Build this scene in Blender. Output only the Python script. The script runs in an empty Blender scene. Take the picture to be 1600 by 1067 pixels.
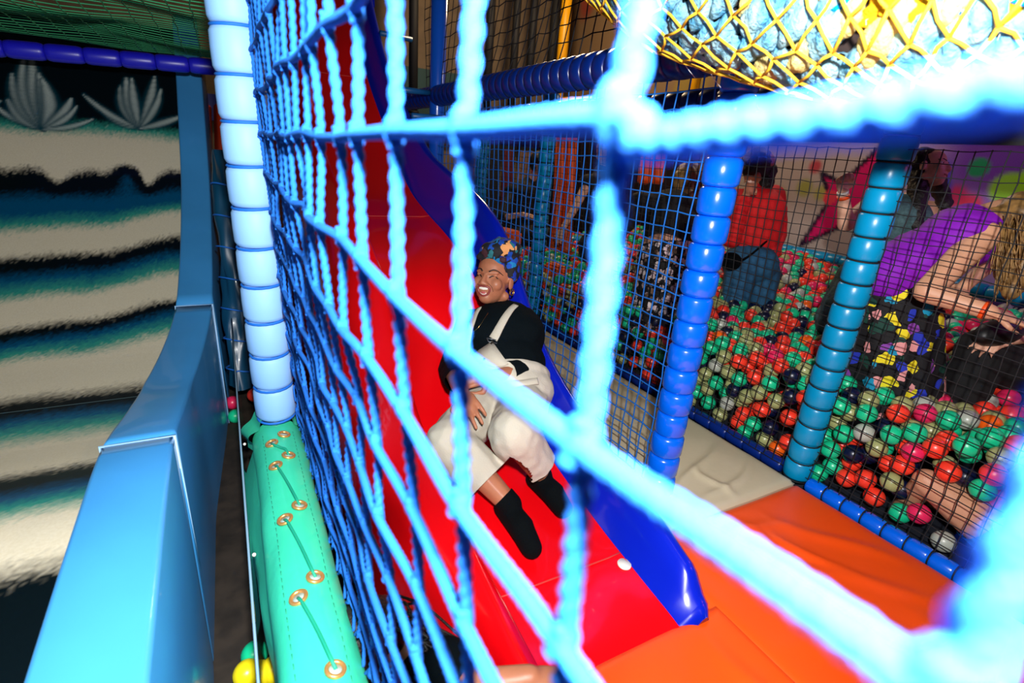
import bpy, bmesh, math, random
import numpy as np
from mathutils import Vector, Matrix, noise as mnoise
random.seed(7); rng = np.random.default_rng(7)
S = bpy.context.scene
COL = S.collection
PI = math.pi

# ------------------------------------------------------------------ camera
# world: x right of the rope net, y along the slide (away), z up, camera at the origin; the mats lie at z = -1.3
AX = Matrix(((0.87986719, 0.10145586, -0.46426332),
             (-0.46960692, 0.33533239, -0.81671386),
             (0.07282212, 0.936621, 0.34269234)))
cd = bpy.data.cameras.new('camera'); cam = bpy.data.objects.new('camera', cd); COL.objects.link(cam)
cam.matrix_world = AX.to_4x4()
cd.lens = 18; cd.sensor_width = 36; cd.sensor_fit = 'HORIZONTAL'
cd.clip_start = 0.02; cd.clip_end = 60
cd.dof.use_dof = True; cd.dof.focus_distance = 2.1; cd.dof.aperture_fstop = 3.0
S.camera = cam
# ------------------------------------------------------------------ world, lights, exposure
w = bpy.data.worlds.new('dim_hall'); S.world = w; w.use_nodes = True
w.node_tree.nodes['Background'].inputs[0].default_value = (0.12, 0.16, 0.25, 1)
w.node_tree.nodes['Background'].inputs[1].default_value = 0.06
S.view_settings.view_transform = 'Standard'; S.view_settings.look = 'None'
S.view_settings.exposure = 0.0; S.view_settings.gamma = 1.0; S.view_settings.use_curve_mapping = False

def lamp(name, kind, loc, power, color, size=0.1, target=None, spot=None):
    ld = bpy.data.lights.new(name, kind); ld.energy = power; ld.color = color
    if kind == 'AREA': ld.shape = 'DISK'; ld.size = size
    else: ld.shadow_soft_size = size
    if spot: ld.spot_size = spot; ld.spot_blend = 0.5
    o = bpy.data.objects.new(name, ld); COL.objects.link(o); o.location = loc
    if target is not None:
        o.rotation_euler = (Vector(target) - Vector(loc)).to_track_quat('-Z', 'Y').to_euler()
    return o
lamp('camera_flash', 'POINT', (0.032, -0.10, 0.28), 400, (1.0, 0.98, 0.95), 0.035)
lamp('purple_party_light', 'POINT', (4.3, 0.2, 1.0), 14, (0.55, 0.18, 1.0), 0.12)
lamp('pink_party_light', 'POINT', (3.3, -0.6, 0.7), 9, (1.0, 0.12, 0.5), 0.12)
lamp('mural_fill_light', 'POINT', (3.9, 2.7, 1.1), 26, (1.0, 0.86, 0.8), 0.15)  # added fill to brighten the mural and pit people, no lamp seen there
lamp('upper_wall_fill', 'POINT', (3.2, 5.4, 1.9), 170, (1.0, 0.74, 0.45), 0.2)  # added fill that lifts the brown upper wall, not a lamp of the hall

# ------------------------------------------------------------------ helpers
def ray(px, py): return AX @ Vector(((px - 800) / 800, -(py - 533.5) / 800, -1.0))
def D(px, py, d): return ray(px, py) * d                     # point at real depth d
def atx(px, py, x): r = ray(px, py); return r * (x / r.x)
def aty(px, py, y): r = ray(px, py); return r * (y / r.y)
def atz(px, py, z): r = ray(px, py); return r * (z / r.z)
AXT = AX.transposed()
def project(p):
    c = AXT @ Vector(p); d = -c.z
    return 800 + 800 * c.x / d, 533.5 - 800 * c.y / d, d

def lin(c):
    c = c / 255.0
    return c / 12.92 if c <= 0.04045 else ((c + 0.055) / 1.055) ** 2.4
def rgb(r, g, b): return (lin(r), lin(g), lin(b), 1.0)

MATS = {}
def mat(name, col, rough=0.5, spec=0.5, noise=0.0, nscale=20, bump=0.0, bscale=60, coat=0.0, metal=0.0, emit=None, trans=0.0, sss=0.0, sheen=0.0, alpha=1.0, col2=None):
    if name in MATS: return MATS[name]
    m = bpy.data.materials.new(name); m.use_nodes = True
    nt = m.node_tree; b = nt.nodes['Principled BSDF']
    b.inputs['Base Color'].default_value = col; b.inputs['Roughness'].default_value = rough
    b.inputs['Specular IOR Level'].default_value = spec
    b.inputs['Coat Weight'].default_value = coat; b.inputs['Metallic'].default_value = metal
    b.inputs['Transmission Weight'].default_value = trans
    b.inputs['Sheen Weight'].default_value = sheen
    if sss: b.inputs['Subsurface Weight'].default_value = sss; b.inputs['Subsurface Radius'].default_value = (0.01, 0.004, 0.002)
    if alpha < 1: b.inputs['Alpha'].default_value = alpha
    if emit: b.inputs['Emission Color'].default_value = emit[0]; b.inputs['Emission Strength'].default_value = emit[1]
    if noise or col2 or bump:
        tc = nt.nodes.new('ShaderNodeTexCoord')
    if noise or col2:
        n = nt.nodes.new('ShaderNodeTexNoise'); n.inputs['Scale'].default_value = nscale; n.inputs['Detail'].default_value = 5
        nt.links.new(tc.outputs['Object'], n.inputs['Vector'])
        r = nt.nodes.new('ShaderNodeValToRGB')
        k = 1 - noise
        c1 = col2 if col2 else (col[0] * k, col[1] * k, col[2] * k, 1)
        r.color_ramp.elements[0].position = 0.35; r.color_ramp.elements[0].color = c1
        r.color_ramp.elements[1].position = 0.65; r.color_ramp.elements[1].color = col
        nt.links.new(n.outputs['Fac'], r.inputs[0]); nt.links.new(r.outputs[0], b.inputs['Base Color'])
    if bump:
        n2 = nt.nodes.new('ShaderNodeTexNoise'); n2.inputs['Scale'].default_value = bscale; n2.inputs['Detail'].default_value = 4
        nt.links.new(tc.outputs['Object'], n2.inputs['Vector'])
        bp = nt.nodes.new('ShaderNodeBump'); bp.inputs['Strength'].default_value = bump; bp.inputs['Distance'].default_value = 0.01
        nt.links.new(n2.outputs['Fac'], bp.inputs['Height']); nt.links.new(bp.outputs[0], b.inputs['Normal'])
    MATS[name] = m
    return m
def attr_mat(name, rough=0.5, spec=0.4, coat=0.0, bump=0.0):
    if name in MATS: return MATS[name]
    m = bpy.data.materials.new(name); m.use_nodes = True; nt = m.node_tree; b = nt.nodes['Principled BSDF']
    a = nt.nodes.new('ShaderNodeAttribute'); a.attribute_name = 'paint'
    n = nt.nodes.new('ShaderNodeTexNoise'); n.inputs['Scale'].default_value = 140; n.inputs['Detail'].default_value = 3
    tc = nt.nodes.new('ShaderNodeTexCoord'); nt.links.new(tc.outputs['Object'], n.inputs['Vector'])
    mx = nt.nodes.new('ShaderNodeMix'); mx.data_type = 'RGBA'; mx.blend_type = 'OVERLAY'; mx.inputs[0].default_value = 0.22
    nt.links.new(a.outputs['Color'], mx.inputs[6]); nt.links.new(n.outputs['Fac'], mx.inputs[7])
    nt.links.new(mx.outputs[2], b.inputs['Base Color'])
    b.inputs['Roughness'].default_value = rough; b.inputs['Specular IOR Level'].default_value = spec; b.inputs['Coat Weight'].default_value = coat
    MATS[name] = m; return m
def print_mat(name, ground, spots, scale, thresh=0.42, rough=0.8, warp=0.6):
    # a printed fabric: random voronoi flowers in several colours on one ground
    if name in MATS: return MATS[name]
    m = bpy.data.materials.new(name); m.use_nodes = True; nt = m.node_tree; b = nt.nodes['Principled BSDF']
    tc = nt.nodes.new('ShaderNodeTexCoord')
    nz = nt.nodes.new('ShaderNodeTexNoise'); nz.inputs['Scale'].default_value = scale * 0.8
    nt.links.new(tc.outputs['Object'], nz.inputs['Vector'])
    add = nt.nodes.new('ShaderNodeVectorMath'); add.operation = 'MULTIPLY_ADD'
    add.inputs[1].default_value = (warp / scale,) * 3
    nt.links.new(nz.outputs['Color'], add.inputs[0]); nt.links.new(tc.outputs['Object'], add.inputs[2])
    v = nt.nodes.new('ShaderNodeTexVoronoi'); v.inputs['Scale'].default_value = scale
    nt.links.new(add.outputs[0], v.inputs['Vector'])
    sep = nt.nodes.new('ShaderNodeSeparateColor'); nt.links.new(v.outputs['Color'], sep.inputs[0])
    cr = nt.nodes.new('ShaderNodeValToRGB'); cr.color_ramp.interpolation = 'CONSTANT'
    el = cr.color_ramp.elements
    el[0].position = 0; el[0].color = spots[0]; el[1].position = 1 / len(spots); el[1].color = spots[1]
    for i in range(2, len(spots)):
        e = el.new(i / len(spots)); e.color = spots[i]
    nt.links.new(sep.outputs[0], cr.inputs[0])
    lt = nt.nodes.new('ShaderNodeMath'); lt.operation = 'LESS_THAN'; lt.inputs[1].default_value = thresh
    nt.links.new(v.outputs['Distance'], lt.inputs[0])
    mx = nt.nodes.new('ShaderNodeMix'); mx.data_type = 'RGBA'; mx.inputs[6].default_value = ground
    nt.links.new(lt.outputs[0], mx.inputs[0]); nt.links.new(cr.outputs[0], mx.inputs[7])
    nt.links.new(mx.outputs[2], b.inputs['Base Color']); b.inputs['Roughness'].default_value = rough
    MATS[name] = m; return m

def tag(o, label=None, cat=None, group=None, kind=None):
    if label: o['label'] = label
    if cat: o['category'] = cat
    if group: o['group'] = group
    if kind: o['kind'] = kind
    return o
def empty(name, loc, label=None, cat=None, group=None):
    o = bpy.data.objects.new(name, None); COL.objects.link(o); o.location = loc; o.empty_display_size = 0.1
    return tag(o, label, cat, group)
def link_mesh(name, me, m, parent=None):
    o = bpy.data.objects.new(name, me); COL.objects.link(o)
    if m is not None and not me.materials:
        for x in (m if isinstance(m, (list, tuple)) else [m]): me.materials.append(x)
    if parent is not None:
        o.parent = parent
        if parent.parent is None: o.matrix_parent_inverse = Matrix.Translation(-Vector(parent.location))   # parts lie in world coordinates
    return o
class MB:
    def __init__(s): s.v = []; s.f = []; s.mi = []
    def add(s, vs, fs, mi=0):
        n = len(s.v); s.v.extend([tuple(p) for p in vs]); s.f.extend([tuple(i + n for i in f) for f in fs]); s.mi.extend([mi] * len(fs))
        return s
    def mesh(s, name, smooth=True):
        me = bpy.data.meshes.new(name); me.from_pydata(s.v, [], s.f); me.update()
        if smooth: me.polygons.foreach_set('use_smooth', [True] * len(s.f))
        if any(s.mi): me.polygons.foreach_set('material_index', s.mi)
        return me
    def build(s, name, m, parent=None, smooth=True):
        return link_mesh(name, s.mesh(name, smooth), m, parent)
    def box(s, lo, hi, mi=0):
        x0, y0, z0 = lo; x1, y1, z1 = hi
        return s.add([(x0,y0,z0),(x1,y0,z0),(x1,y1,z0),(x0,y1,z0),(x0,y0,z1),(x1,y0,z1),(x1,y1,z1),(x0,y1,z1)],
                     [(3,2,1,0),(4,5,6,7),(0,1,5,4),(1,2,6,5),(2,3,7,6),(3,0,4,7)], mi)
    def tube(s, path, r, n=10, cap=True, twist=0.0, lobes=2, depth=0.0, squash=1.0, mi=0):
        P = [Vector(p) for p in path]; k = len(P)
        T = [((P[min(i+1,k-1)] - P[max(i-1,0)]).normalized() if (P[min(i+1,k-1)] - P[max(i-1,0)]).length > 1e-9 else Vector((0,0,1))) for i in range(k)]
        u = T[0].orthogonal().normalized(); vs = []; fs = []; L = 0.0
        for i in range(k):
            if i: L += (P[i] - P[i-1]).length
            u = (u - T[i] * u.dot(T[i])).normalized(); v = T[i].cross(u)
            ri = r(i / (k - 1)) if callable(r) else r
            for j in range(n):
                a = 2 * PI * j / n
                rr = ri * (1 + depth * math.cos(lobes * a - twist * L)) if depth else ri
                vs.append(P[i] + u * (math.cos(a) * rr) + v * (math.sin(a) * rr * squash))
        for i in range(k - 1):
            for j in range(n):
                a = i * n + j; b = i * n + (j + 1) % n
                fs.append((a, b, b + n, a + n))
        if cap:
            fs.append(tuple(range(n - 1, -1, -1))); fs.append(tuple(range((k - 1) * n, k * n)))
        return s.add(vs, fs, mi)
    def lathe(s, prof, c, axis=Vector((0, 0, 1)), n=20, squash=1.0, mi=0):
        # prof: list of (distance along the axis, radius)
        ax = Vector(axis).normalized(); u = ax.orthogonal().normalized(); v = ax.cross(u); c = Vector(c); vs = []; fs = []
        for (h, r) in prof:
            for j in range(n):
                a = 2 * PI * j / n; vs.append(c + ax * h + u * (r * math.cos(a)) + v * (r * math.sin(a) * squash))
        for i in range(len(prof) - 1):
            for j in range(n):
                a = i * n + j; b = i * n + (j + 1) % n; fs.append((a, b, b + n, a + n))
        fs.append(tuple(range(n - 1, -1, -1))); fs.append(tuple(range((len(prof) - 1) * n, len(prof) * n)))
        return s.add(vs, fs, mi)
    def sphere(s, c, r, nu=12, nv=8, mi=0, R=None):
        vs = []; fs = []; c = Vector(c); r = (r, r, r) if not isinstance(r, (tuple, list)) else r
        for i in range(1, nv):
            t = PI * i / nv
            for j in range(nu):
                p = 2 * PI * j / nu
                q = Vector((r[0]*math.sin(t)*math.cos(p), r[1]*math.sin(t)*math.sin(p), r[2]*math.cos(t)))
                vs.append(c + (R @ q if R else q))
        q0 = Vector((0, 0, r[2])); q1 = -q0
        vs.append(c + (R @ q0 if R else q0)); vs.append(c + (R @ q1 if R else q1)); top = len(vs) - 2
        for i in range(nv - 2):
            for j in range(nu):
                a = i*nu+j; b = i*nu+(j+1) % nu; fs.append((a, a+nu, b+nu, b))
        for j in range(nu):
            fs.append((top, j, (j+1) % nu)); fs.append((top+1, (nv-2)*nu+(j+1) % nu, (nv-2)*nu+j))
        return s.add(vs, fs, mi)
    def grid(s, fn, nu, nv, mi=0, flip=False):
        vs = [fn(i / nu, j / nv) for j in range(nv + 1) for i in range(nu + 1)]; fs = []
        for j in range(nv):
            for i in range(nu):
                a = j*(nu+1)+i; q = (a, a+1, a+nu+2, a+nu+1)
                fs.append(q[::-1] if flip else q)
        return s.add(vs, fs, mi)
def interp(pts, t):
    for i in range(len(pts) - 1):
        if t <= pts[i+1][0] or i == len(pts) - 2:
            a, b = pts[i], pts[i+1]; k = (t - a[0]) / (b[0] - a[0]); k = k
            return [a[j] + (b[j] - a[j]) * k for j in range(1, len(a))]
def smooth_path(pts, n):
    # Catmull-Rom through the points, n samples
    P = [Vector(p) for p in pts]; P = [P[0] * 2 - P[1]] + P + [P[-1] * 2 - P[-2]]; m = len(P) - 3; out = []
    for i in range(n):
        t = i / (n - 1) * m; k = min(int(t), m - 1); f = t - k
        a, b, c, d = P[k], P[k+1], P[k+2], P[k+3]
        out.append(0.5 * ((2*b) + (c-a)*f + (2*a-5*b+4*c-d)*f*f + (3*b-a-3*c+d)*f**3))
    return out
def ss(a, b, x):
    t = np.clip((x - a) / (b - a), 0, 1); return t * t * (3 - 2 * t)
def paint(me, cols):
    a = me.color_attributes.new('paint', 'FLOAT_COLOR', 'POINT')
    c = np.ones((len(me.vertices), 4), np.float32); c[:, :3] = cols[:, :3]
    a.data.foreach_set('color', c.ravel())
def vnoise(a, b, seed=0, sc=1.0):
    return np.array([mnoise.noise(Vector((x * sc, y * sc, seed))) for x, y in zip(a.ravel(), b.ravel())]).reshape(a.shape)

# common materials
M_SEG_BLUE = mat('royal_blue_foam_vinyl', rgb(0, 100, 235), 0.22, 0.6, coat=0.4)
M_SEG_NAVY = mat('navy_foam_vinyl', rgb(6, 38, 120), 0.3, 0.5)
M_SEG_TEAL = mat('turquoise_foam_vinyl', rgb(0, 140, 190), 0.3, 0.5)
M_SEG_PALE = mat('sky_blue_foam_vinyl', rgb(128, 176, 230), 0.55, 0.3)
M_CORD_BLUE = mat('blue_cord', rgb(0, 95, 190), 0.7)
M_CORD_BLACK = mat('black_cord', rgb(8, 10, 14), 0.7)
M_NETBLUE = mat('blue_net_twine', rgb(0, 105, 200), 0.7)
M_NETBLACK = mat('black_net_twine', rgb(6, 8, 12), 0.75)
M_ROPE = mat('blue_climbing_rope', (0.011, 0.135, 0.58, 1), 0.75, 0.2, bump=0.5, bscale=500)
M_DARKPAINT = mat('black_painted_board', rgb(10, 12, 18), 0.7)
M_STEEL = mat('dull_steel', rgb(130, 135, 140), 0.4, metal=0.8)
M_WHITE = mat('white_plastic', rgb(230, 225, 215), 0.5)

# ------------------------------------------------------------------ the setting
def struct(name, mb, m, smooth=False):
    o = mb.build(name, m, None, smooth); o['kind'] = 'structure'; return o
struct('floor', MB().box((-4, -1.5, -1.75), (6.2, 9.2, -1.62)), mat('dark_dirty_floor', rgb(48, 40, 32), 0.7, noise=0.6, nscale=14))
struct('ceiling', MB().box((-4, -1.5, 3.2), (6.2, 9.2, 3.3)), mat('black_ceiling', rgb(9, 11, 12), 0.9))
struct('wall_back', MB().box((-4, 8.0, -1.62), (6.2, 8.15, 3.2)), mat('brown_grey_wall', rgb(120, 102, 80), 0.85, noise=0.35, nscale=3))
struct('wall_left', MB().box((-4.0, -1.5, -1.62), (-3.85, 9.2, 3.2)), mat('dark_wall', rgb(14, 16, 22), 0.9))
struct('wall_front', MB().box((-4, -1.65, -1.62), (6.2, -1.5, 3.2)), mat('dark_wall', rgb(14, 16, 22), 0.9))
# right wall with the painted mural (paint as a colour attribute of the wall's own surface)
NY, NZ = 420, 220
mb = MB(); WX = 5.0
mb.grid(lambda u, v: (WX, -1.5 + u * 9.7, -1.62 + v * 4.82), NY, NZ)
wm = mb.mesh('wall_right', False)
co = np.array([v.co for v in wm.vertices]); Y_, Z_ = co[:, 1], co[:, 2]
C_ = np.zeros((len(co), 3))
n1 = vnoise(Y_, Z_, 3, 1.3); n2 = vnoise(Y_, Z_, 9, 3.0)
beige = np.array(rgb(176, 160, 152)[:3]); purple = np.array(rgb(112, 60, 165)[:3]); lilac = np.array(rgb(190, 165, 215)[:3])
brown = np.array(rgb(128, 104, 78)[:3])
def mixc(c, t): 
    t = np.clip(t, 0, 1)[:, None]; return lambda base: base * (1 - t) + np.array(c)[None, :] * t
C_[:] = beige
C_ = mixc(lilac, ss(2.6, 2.1, Y_))(C_)
C_ = mixc(purple, ss(2.45, 2.0, Y_) * ss(-0.45, 0.15, Z_ + 0.25 * n1))(C_)
C_ = mixc(np.array(rgb(230, 225, 235)[:3]), ss(2.3, 1.9, Y_) * ss(0.25, 0.5, n2 + 0.1) * ss(0.1, -0.2, Z_))(C_)
for (py, pz, r, c, e) in [(3.25, -0.1, .12, (150, 150, 60), .6), (3.08, -0.13, .1, (165, 160, 70), .6), (3.2, .1, .09, (180, 40, 60), .5), (1.93, .16, .085, (0, 150, 80), .3),
                       (1.72, .03, .13, (150, 220, 20), .3), (1.6, .1, .1, (150, 220, 20), .3), (2.02, -.06, .12, (200, 40, 90), .6), (1.9, -.1, .1, (220, 50, 80), .6),
                       (2.2, .1, .14, (30, 40, 190), .5), (2.13, .0, .1, (30, 70, 200), .5), (2.35, -.2, .16, (60, 110, 190), .8), (2.6, -.35, .2, (70, 140, 170), .9),
                       (2.78, -.12, .12, (170, 170, 60), .6), (2.9, -.2, .09, (150, 170, 60), .6), (3.5, -.2, .12, (160, 150, 70), .8)]:
    d = np.hypot((Y_ - py), (Z_ - pz)) / r + 0.25 * n2
    C_ = mixc(rgb(*c)[:3], 0.9 * ss(1.0, 1.0 - e, d))(C_)
star = [(3.14, -.64), (2.97, -.17), (3.12, .04), (2.9, -.03), (2.62, .36), (2.45, .42), (2.6, -.02), (2.3, -.3), (2.62, -.22), (2.83, -.42)]
def poly_dist(poly, X, Yv):
    inside = np.zeros(X.shape, bool); dmin = np.full(X.shape, 9.0)
    for i in range(len(poly)):
        x1, y1 = poly[i]; x2, y2 = poly[(i + 1) % len(poly)]
        cnd = ((y1 > Yv) != (y2 > Yv)) & (X < (x2 - x1) * (Yv - y1) / ((y2 - y1) or 1e-9) + x1); inside ^= cnd
        dx, dy = x2 - x1, y2 - y1; t = np.clip(((X - x1) * dx + (Yv - y1) * dy) / (dx * dx + dy * dy), 0, 1)
        dmin = np.minimum(dmin, np.hypot(X - x1 - t * dx, Yv - y1 - t * dy))
    return np.where(inside, -dmin, dmin)
sd = poly_dist(star, Y_, Z_)
C_ = mixc(rgb(35, 10, 45)[:3], ss(.03, .015, sd))(C_)
C_ = mixc(rgb(205, 15, 95)[:3], ss(-.012, -.022, sd))(C_)
d = np.hypot(Y_ - 2.98, Z_ + .16); C_ = mixc(rgb(225, 60, 80)[:3], ss(.075, .06, d))(C_)
up = ss(.42, .55, Z_)
C_ = mixc(brown, up)(C_)
C_ = mixc(rgb(150, 50, 40)[:3], up * ss(.25, .5, n1) * 0.8)(C_)
C_ = mixc(rgb(150, 130, 30)[:3], up * ss(.2, .4, -n1) * 0.5)(C_)
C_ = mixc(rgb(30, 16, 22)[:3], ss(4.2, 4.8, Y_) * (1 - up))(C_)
paint(wm, C_)
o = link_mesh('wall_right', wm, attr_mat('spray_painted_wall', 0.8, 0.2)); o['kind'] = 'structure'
# upper storey deck edge behind the pit
struct('trim_1', MB().box((4.86, 1.0, .44), (4.99, 7.9, .56)), mat('dark_teal_board', rgb(18, 48, 52), 0.6))
struct('trim_2', MB().box((-0.5, 7.80, .12), (4.95, 7.98, .42)), mat('deep_blue_board', rgb(10, 16, 120), 0.5))
struct('trim_3', MB().box((1.2, 7.86, .42), (3.55, 7.99, 1.05)), mat('dark_teal_panel', rgb(18, 62, 66), 0.7))

# ------------------------------------------------------------------ painted drop slide on the left
prof = [(-0.3, -.83), (.5, -.83), (.75, -.826), (1.2, -.815), (1.56, -.824), (1.95, -.90), (2.27, -.95), (2.7, -.945), (3.1, -.88), (3.64, -.68), (4.2, -.36), (4.6, -.02), (5.04, .42), (5.4, .85)]
outx = [(-0.3, -.17), (.5, -.175), (.75, -.185), (1.56, -.197), (2.27, -.19), (3.1, -.12), (4.2, -.085), (5.4, -.055)]
PW = .17
pp = smooth_path([(0, y, z) for y, z in prof], 90)
def prof_at(t):
    k = t * 89; i = min(int(k), 88); return pp[i].lerp(pp[i+1], k - i)
def ox(y): return interp(outx, y)[0]
t = empty('wave_slide', (-1, 2.3, -1.6), 'wide slide at the left, sprayed with teal and cream waves under palm leaves', 'slide')
NU, NV = 260, 520
seg = [0.0]
for i in range(1, 90): seg.append(seg[-1] + (pp[i] - pp[i-1]).length)
SL = seg[-1]
def slide_pt(u, v):
    p = prof_at(v); q = prof_at(min(v + .01, 1)) - prof_at(max(v - .01, 0)); nrm = Vector((0, -q.z, q.y)).normalized()
    c = p - nrm * 0.16
    x1 = ox(p.y) - PW + .01
    return Vector((x1 - 2.4 * (1 - u), c.y, c.z))
mb = MB(); mb.grid(slide_pt, NU, NV); sm = mb.mesh('painted_bed')
U_ = np.tile(np.linspace(0, 1, NU + 1), NV + 1); V_ = np.repeat(np.linspace(0, 1, NV + 1), NU + 1)
X_ = np.array([v.co.x for v in sm.vertices]); Sg = np.interp(V_ * 89, np.arange(90), seg)
ART = dict(X=X_, S=Sg)
KEYS = [(0, 'k'), (1.55, 'k'), (1.66, 'c'), (1.83, 'c'), (1.93, 't'), (2.02, 'b'), (2.12, 'k'), (2.2, 'k'), (2.28, 'c'), (2.5, 'c'), (2.62, 't'), (2.72, 'b'), (2.80, 'k'), (2.88, 'k'), (2.98, 'c'), (3.25, 'c'),
        (3.33, 't'), (3.42, 'b'), (3.49, 'k'), (3.53, 'k'), (3.6, 'c'), (3.79, 'c'), (3.87, 't'), (3.98, 'b'), (4.06, 'k'), (4.13, 'k'), (4.20, 'c'), (4.38, 'c'), (4.46, 't'), (4.56, 'b'), (4.66, 'b'), (4.74, 'k'), (4.86, 'k'), (4.93, 'c'), (5.2, 'c'), (5.29, 't'), (5.38, 'd'), (6.5, 'd')]
def wave_art(X, Sv):
    pal = {'c': np.array(rgb(212, 204, 180)[:3]), 'k': np.array(rgb(3, 12, 18)[:3]), 'b': np.array(rgb(0, 76, 116)[:3]), 't': np.array(rgb(48, 146, 130)[:3]), 'd': np.array(rgb(2, 22, 34)[:3])}
    s = Sv + 0.03 * vnoise(X, Sv, 1, 1.6) + 0.012 * vnoise(X, Sv, 2, 6.0) + 0.012 * rng.standard_normal(len(X))
    s = s - .16 * ss(-.75, -.30, X) * ss(2.7, 3.7, Sv) * ss(4.9, 4.5, Sv) + .05 * ss(-.75, -1.2, X) * ss(4.9, 4.5, Sv)
    # the dune's ragged lower edge
    edge = .17 * np.exp(-((X + .58) / .085) ** 2) + .07 * ss(-.42, -.30, X) - .09 * np.exp(-((X + .95) / .05) ** 2) - .12 * np.exp(-((X + .46) / .04) ** 2) + .04 * vnoise(X, X * 0, 4, 7.0)
    s = s - edge * np.exp(-((Sv - 4.88) / .13) ** 2)
    ks = np.array([k[0] for k in KEYS]); kc = np.array([pal[k[1]] for k in KEYS]); C = np.zeros((len(X), 3))
    for c in range(3): C[:, c] = np.interp(s, ks, kc[:, c])
    return C, s
WAVE = (sm, X_, Sg, t)

# the bed itself is painted further below once its plants are laid out
def finish_wave():
    sm, X, Sv, t = WAVE
    C, s = wave_art(X, Sv)
    g = np.array(rgb(185, 200, 195)[:3]); dk = np.array(rgb(2, 14, 22)[:3]); tl = np.array(rgb(0, 60, 75)[:3]); cr = np.array(rgb(196, 190, 166)[:3])
    top = ss(PLANT_S - .02, PLANT_S + .04, Sv + 0.03 * vnoise(X, Sv, 5, 3.0))
    C = C * (1 - top[:, None]) + dk[None] * top[:, None]
    # dark hollows under the cream dune
    for (hx, hs, hw, hh) in HOLLOWS:
        d = ((X - hx) / hw) ** 2 + ((Sv - hs) / hh) ** 2 + .5 * vnoise(X, Sv, 7, 6.0)
        a = ss(1.2, .5, d)[:, None]; C = C * (1 - a) + dk[None] * a
    for (bx, bs, lv) in PLANTS:
        for (ang, L, bend, wd) in lv:
            ang += random.uniform(-.12, .12); L *= random.uniform(.8, 1.25); bend = bend * random.uniform(.9, 2.0) + random.uniform(-.25, .25); wd *= random.uniform(.8, 1.3)
            best = np.full(len(X), 9.0); kk = np.zeros(len(X))
            for i in range(25):
                q = i / 24; a = ang + bend * q
                x = bx + L * (math.sin(ang) * q + .5 * bend * math.cos(ang) * q * q); y = bs + L * .95 * (math.cos(ang) * q - .5 * bend * math.sin(ang) * q * q)
                d = np.hypot(X - x, Sv - y) / (wd * (0.25 + .75 * math.sin(PI * min(q * .9 + .05, 1))))
                b = d < best; best = np.where(b, d, best); kk = np.where(b, q, kk)
            a = (ss(2.0, 1.0, best) * .75)[:, None]; C = C * (1 - a) + tl[None] * a
            a = (ss(1.15, .2, best) * (.45 + .4 * kk))[:, None]; C = C * (1 - a) + g[None] * a
    paint(sm, C)
    link_mesh('painted_bed', sm, attr_mat('sprayed_gelcoat', 0.35, 0.4, 0.15), t)
PLANT_S = 5.36
HOLLOWS = []
PLANTS = [(-1.03, 5.26, [(-1.35, .26, .5, .026), (-1.05, .34, .5, .03), (-.75, .42, .45, .03), (-.42, .55, .25, .034), (-.15, .6, .1, .03), (.12, .55, -.1, .032), (.4, .5, -.35, .034), (.8, .36, -.5, .03), (1.15, .32, -.5, .028), (1.45, .26, -.4, .022)]),
          (-.49, 5.33, [(-1.4, .24, .5, .024), (-1.05, .34, .5, .03), (-.7, .36, .35, .03), (-.35, .5, .15, .034), (-.05, .55, 0, .03), (.25, .5, -.15, .034), (.6, .4, -.4, .03), (1.1, .28, -.5, .028)]),
          (-1.5, 5.28, [(-.4, .5, .25, .034), (.2, .55, -.1, .032), (.6, .42, -.35, .034), (1.1, .34, -.5, .03)])]
M_PARAPET = mat('light_blue_gelcoat', rgb(62, 148, 216), 0.3, 0.5, coat=0.3, noise=0.10, nscale=3)
M_SEAM = mat('pale_seam', rgb(150, 195, 235), 0.4)
def parapet(y0, y1, name):
    rows = []; n = 26
    ts = [i / 400 for i in range(401) if y0 <= prof_at(i / 400).y <= y1]
    ts = [ts[int(k * (len(ts) - 1) / (n - 1))] for k in range(n)]
    mb = MB(); vs = []; fs = []
    for tt in ts:
        p = prof_at(tt); xo = ox(p.y); xi = xo - PW; b = .012
        # rounded box section: inner foot, inner top, outer top, outer foot
        sec = [(xi, -.30), (xi, -b), (xi + b * .3, -b * .3), (xi + b, 0), (xo - b, 0), (xo - b * .3, -b * .3), (xo, -b), (xo + .01, -.80)]
        q = prof_at(min(tt + .01, 1)) - prof_at(max(tt - .01, 0)); nrm = Vector((0, -q.z, q.y)).normalized()
        for (x, h) in sec: vs.append(Vector((x, p.y, p.z)) + nrm * h)
    m = 8
    for i in range(len(ts) - 1):
        for j in range(m - 1): a = i * m + j; fs.append((a, a + m, a + m + 1, a + 1))
    fs.append(tuple(range(m))); fs.append(tuple(range(len(vs) - 1, len(vs) - m - 1, -1)))
    mb.add(vs, fs); return mb.build(name, M_PARAPET, t)
parapet(-.3, 1.56, 'side_wall'); parapet(1.57, 3.1, 'side_wall'); parapet(3.11, 5.4, 'side_wall')
for ys in (1.565, 3.105):
    k = min(range(401), key=lambda i: abs(prof_at(i / 400).y - ys)); p = prof_at(k / 400); xo = ox(ys)
    MB().tube([(xo - PW - .002, p.y, p.z - .2), (xo - PW, p.y, p.z), (xo, p.y, p.z + .001), (xo + .004, p.y + .02, p.z - .75)], .005, 6).build('joint_seam', M_SEAM, t)
vv = float(np.interp(2.83, seg, np.arange(90))) / 89
MB().tube([slide_pt(u, vv) + Vector((0, 0, .001)) for u in (0, .25, .5, .75, 1)], .0012, 5).build('bed_joint', mat('dusty_joint', rgb(62, 80, 84), .8, .1), t)
MB().box((-2.7, 5.2, -1.6), (-.08, 5.3, .2)).build('support_frame', M_DARKPAINT, t, False)

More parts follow.
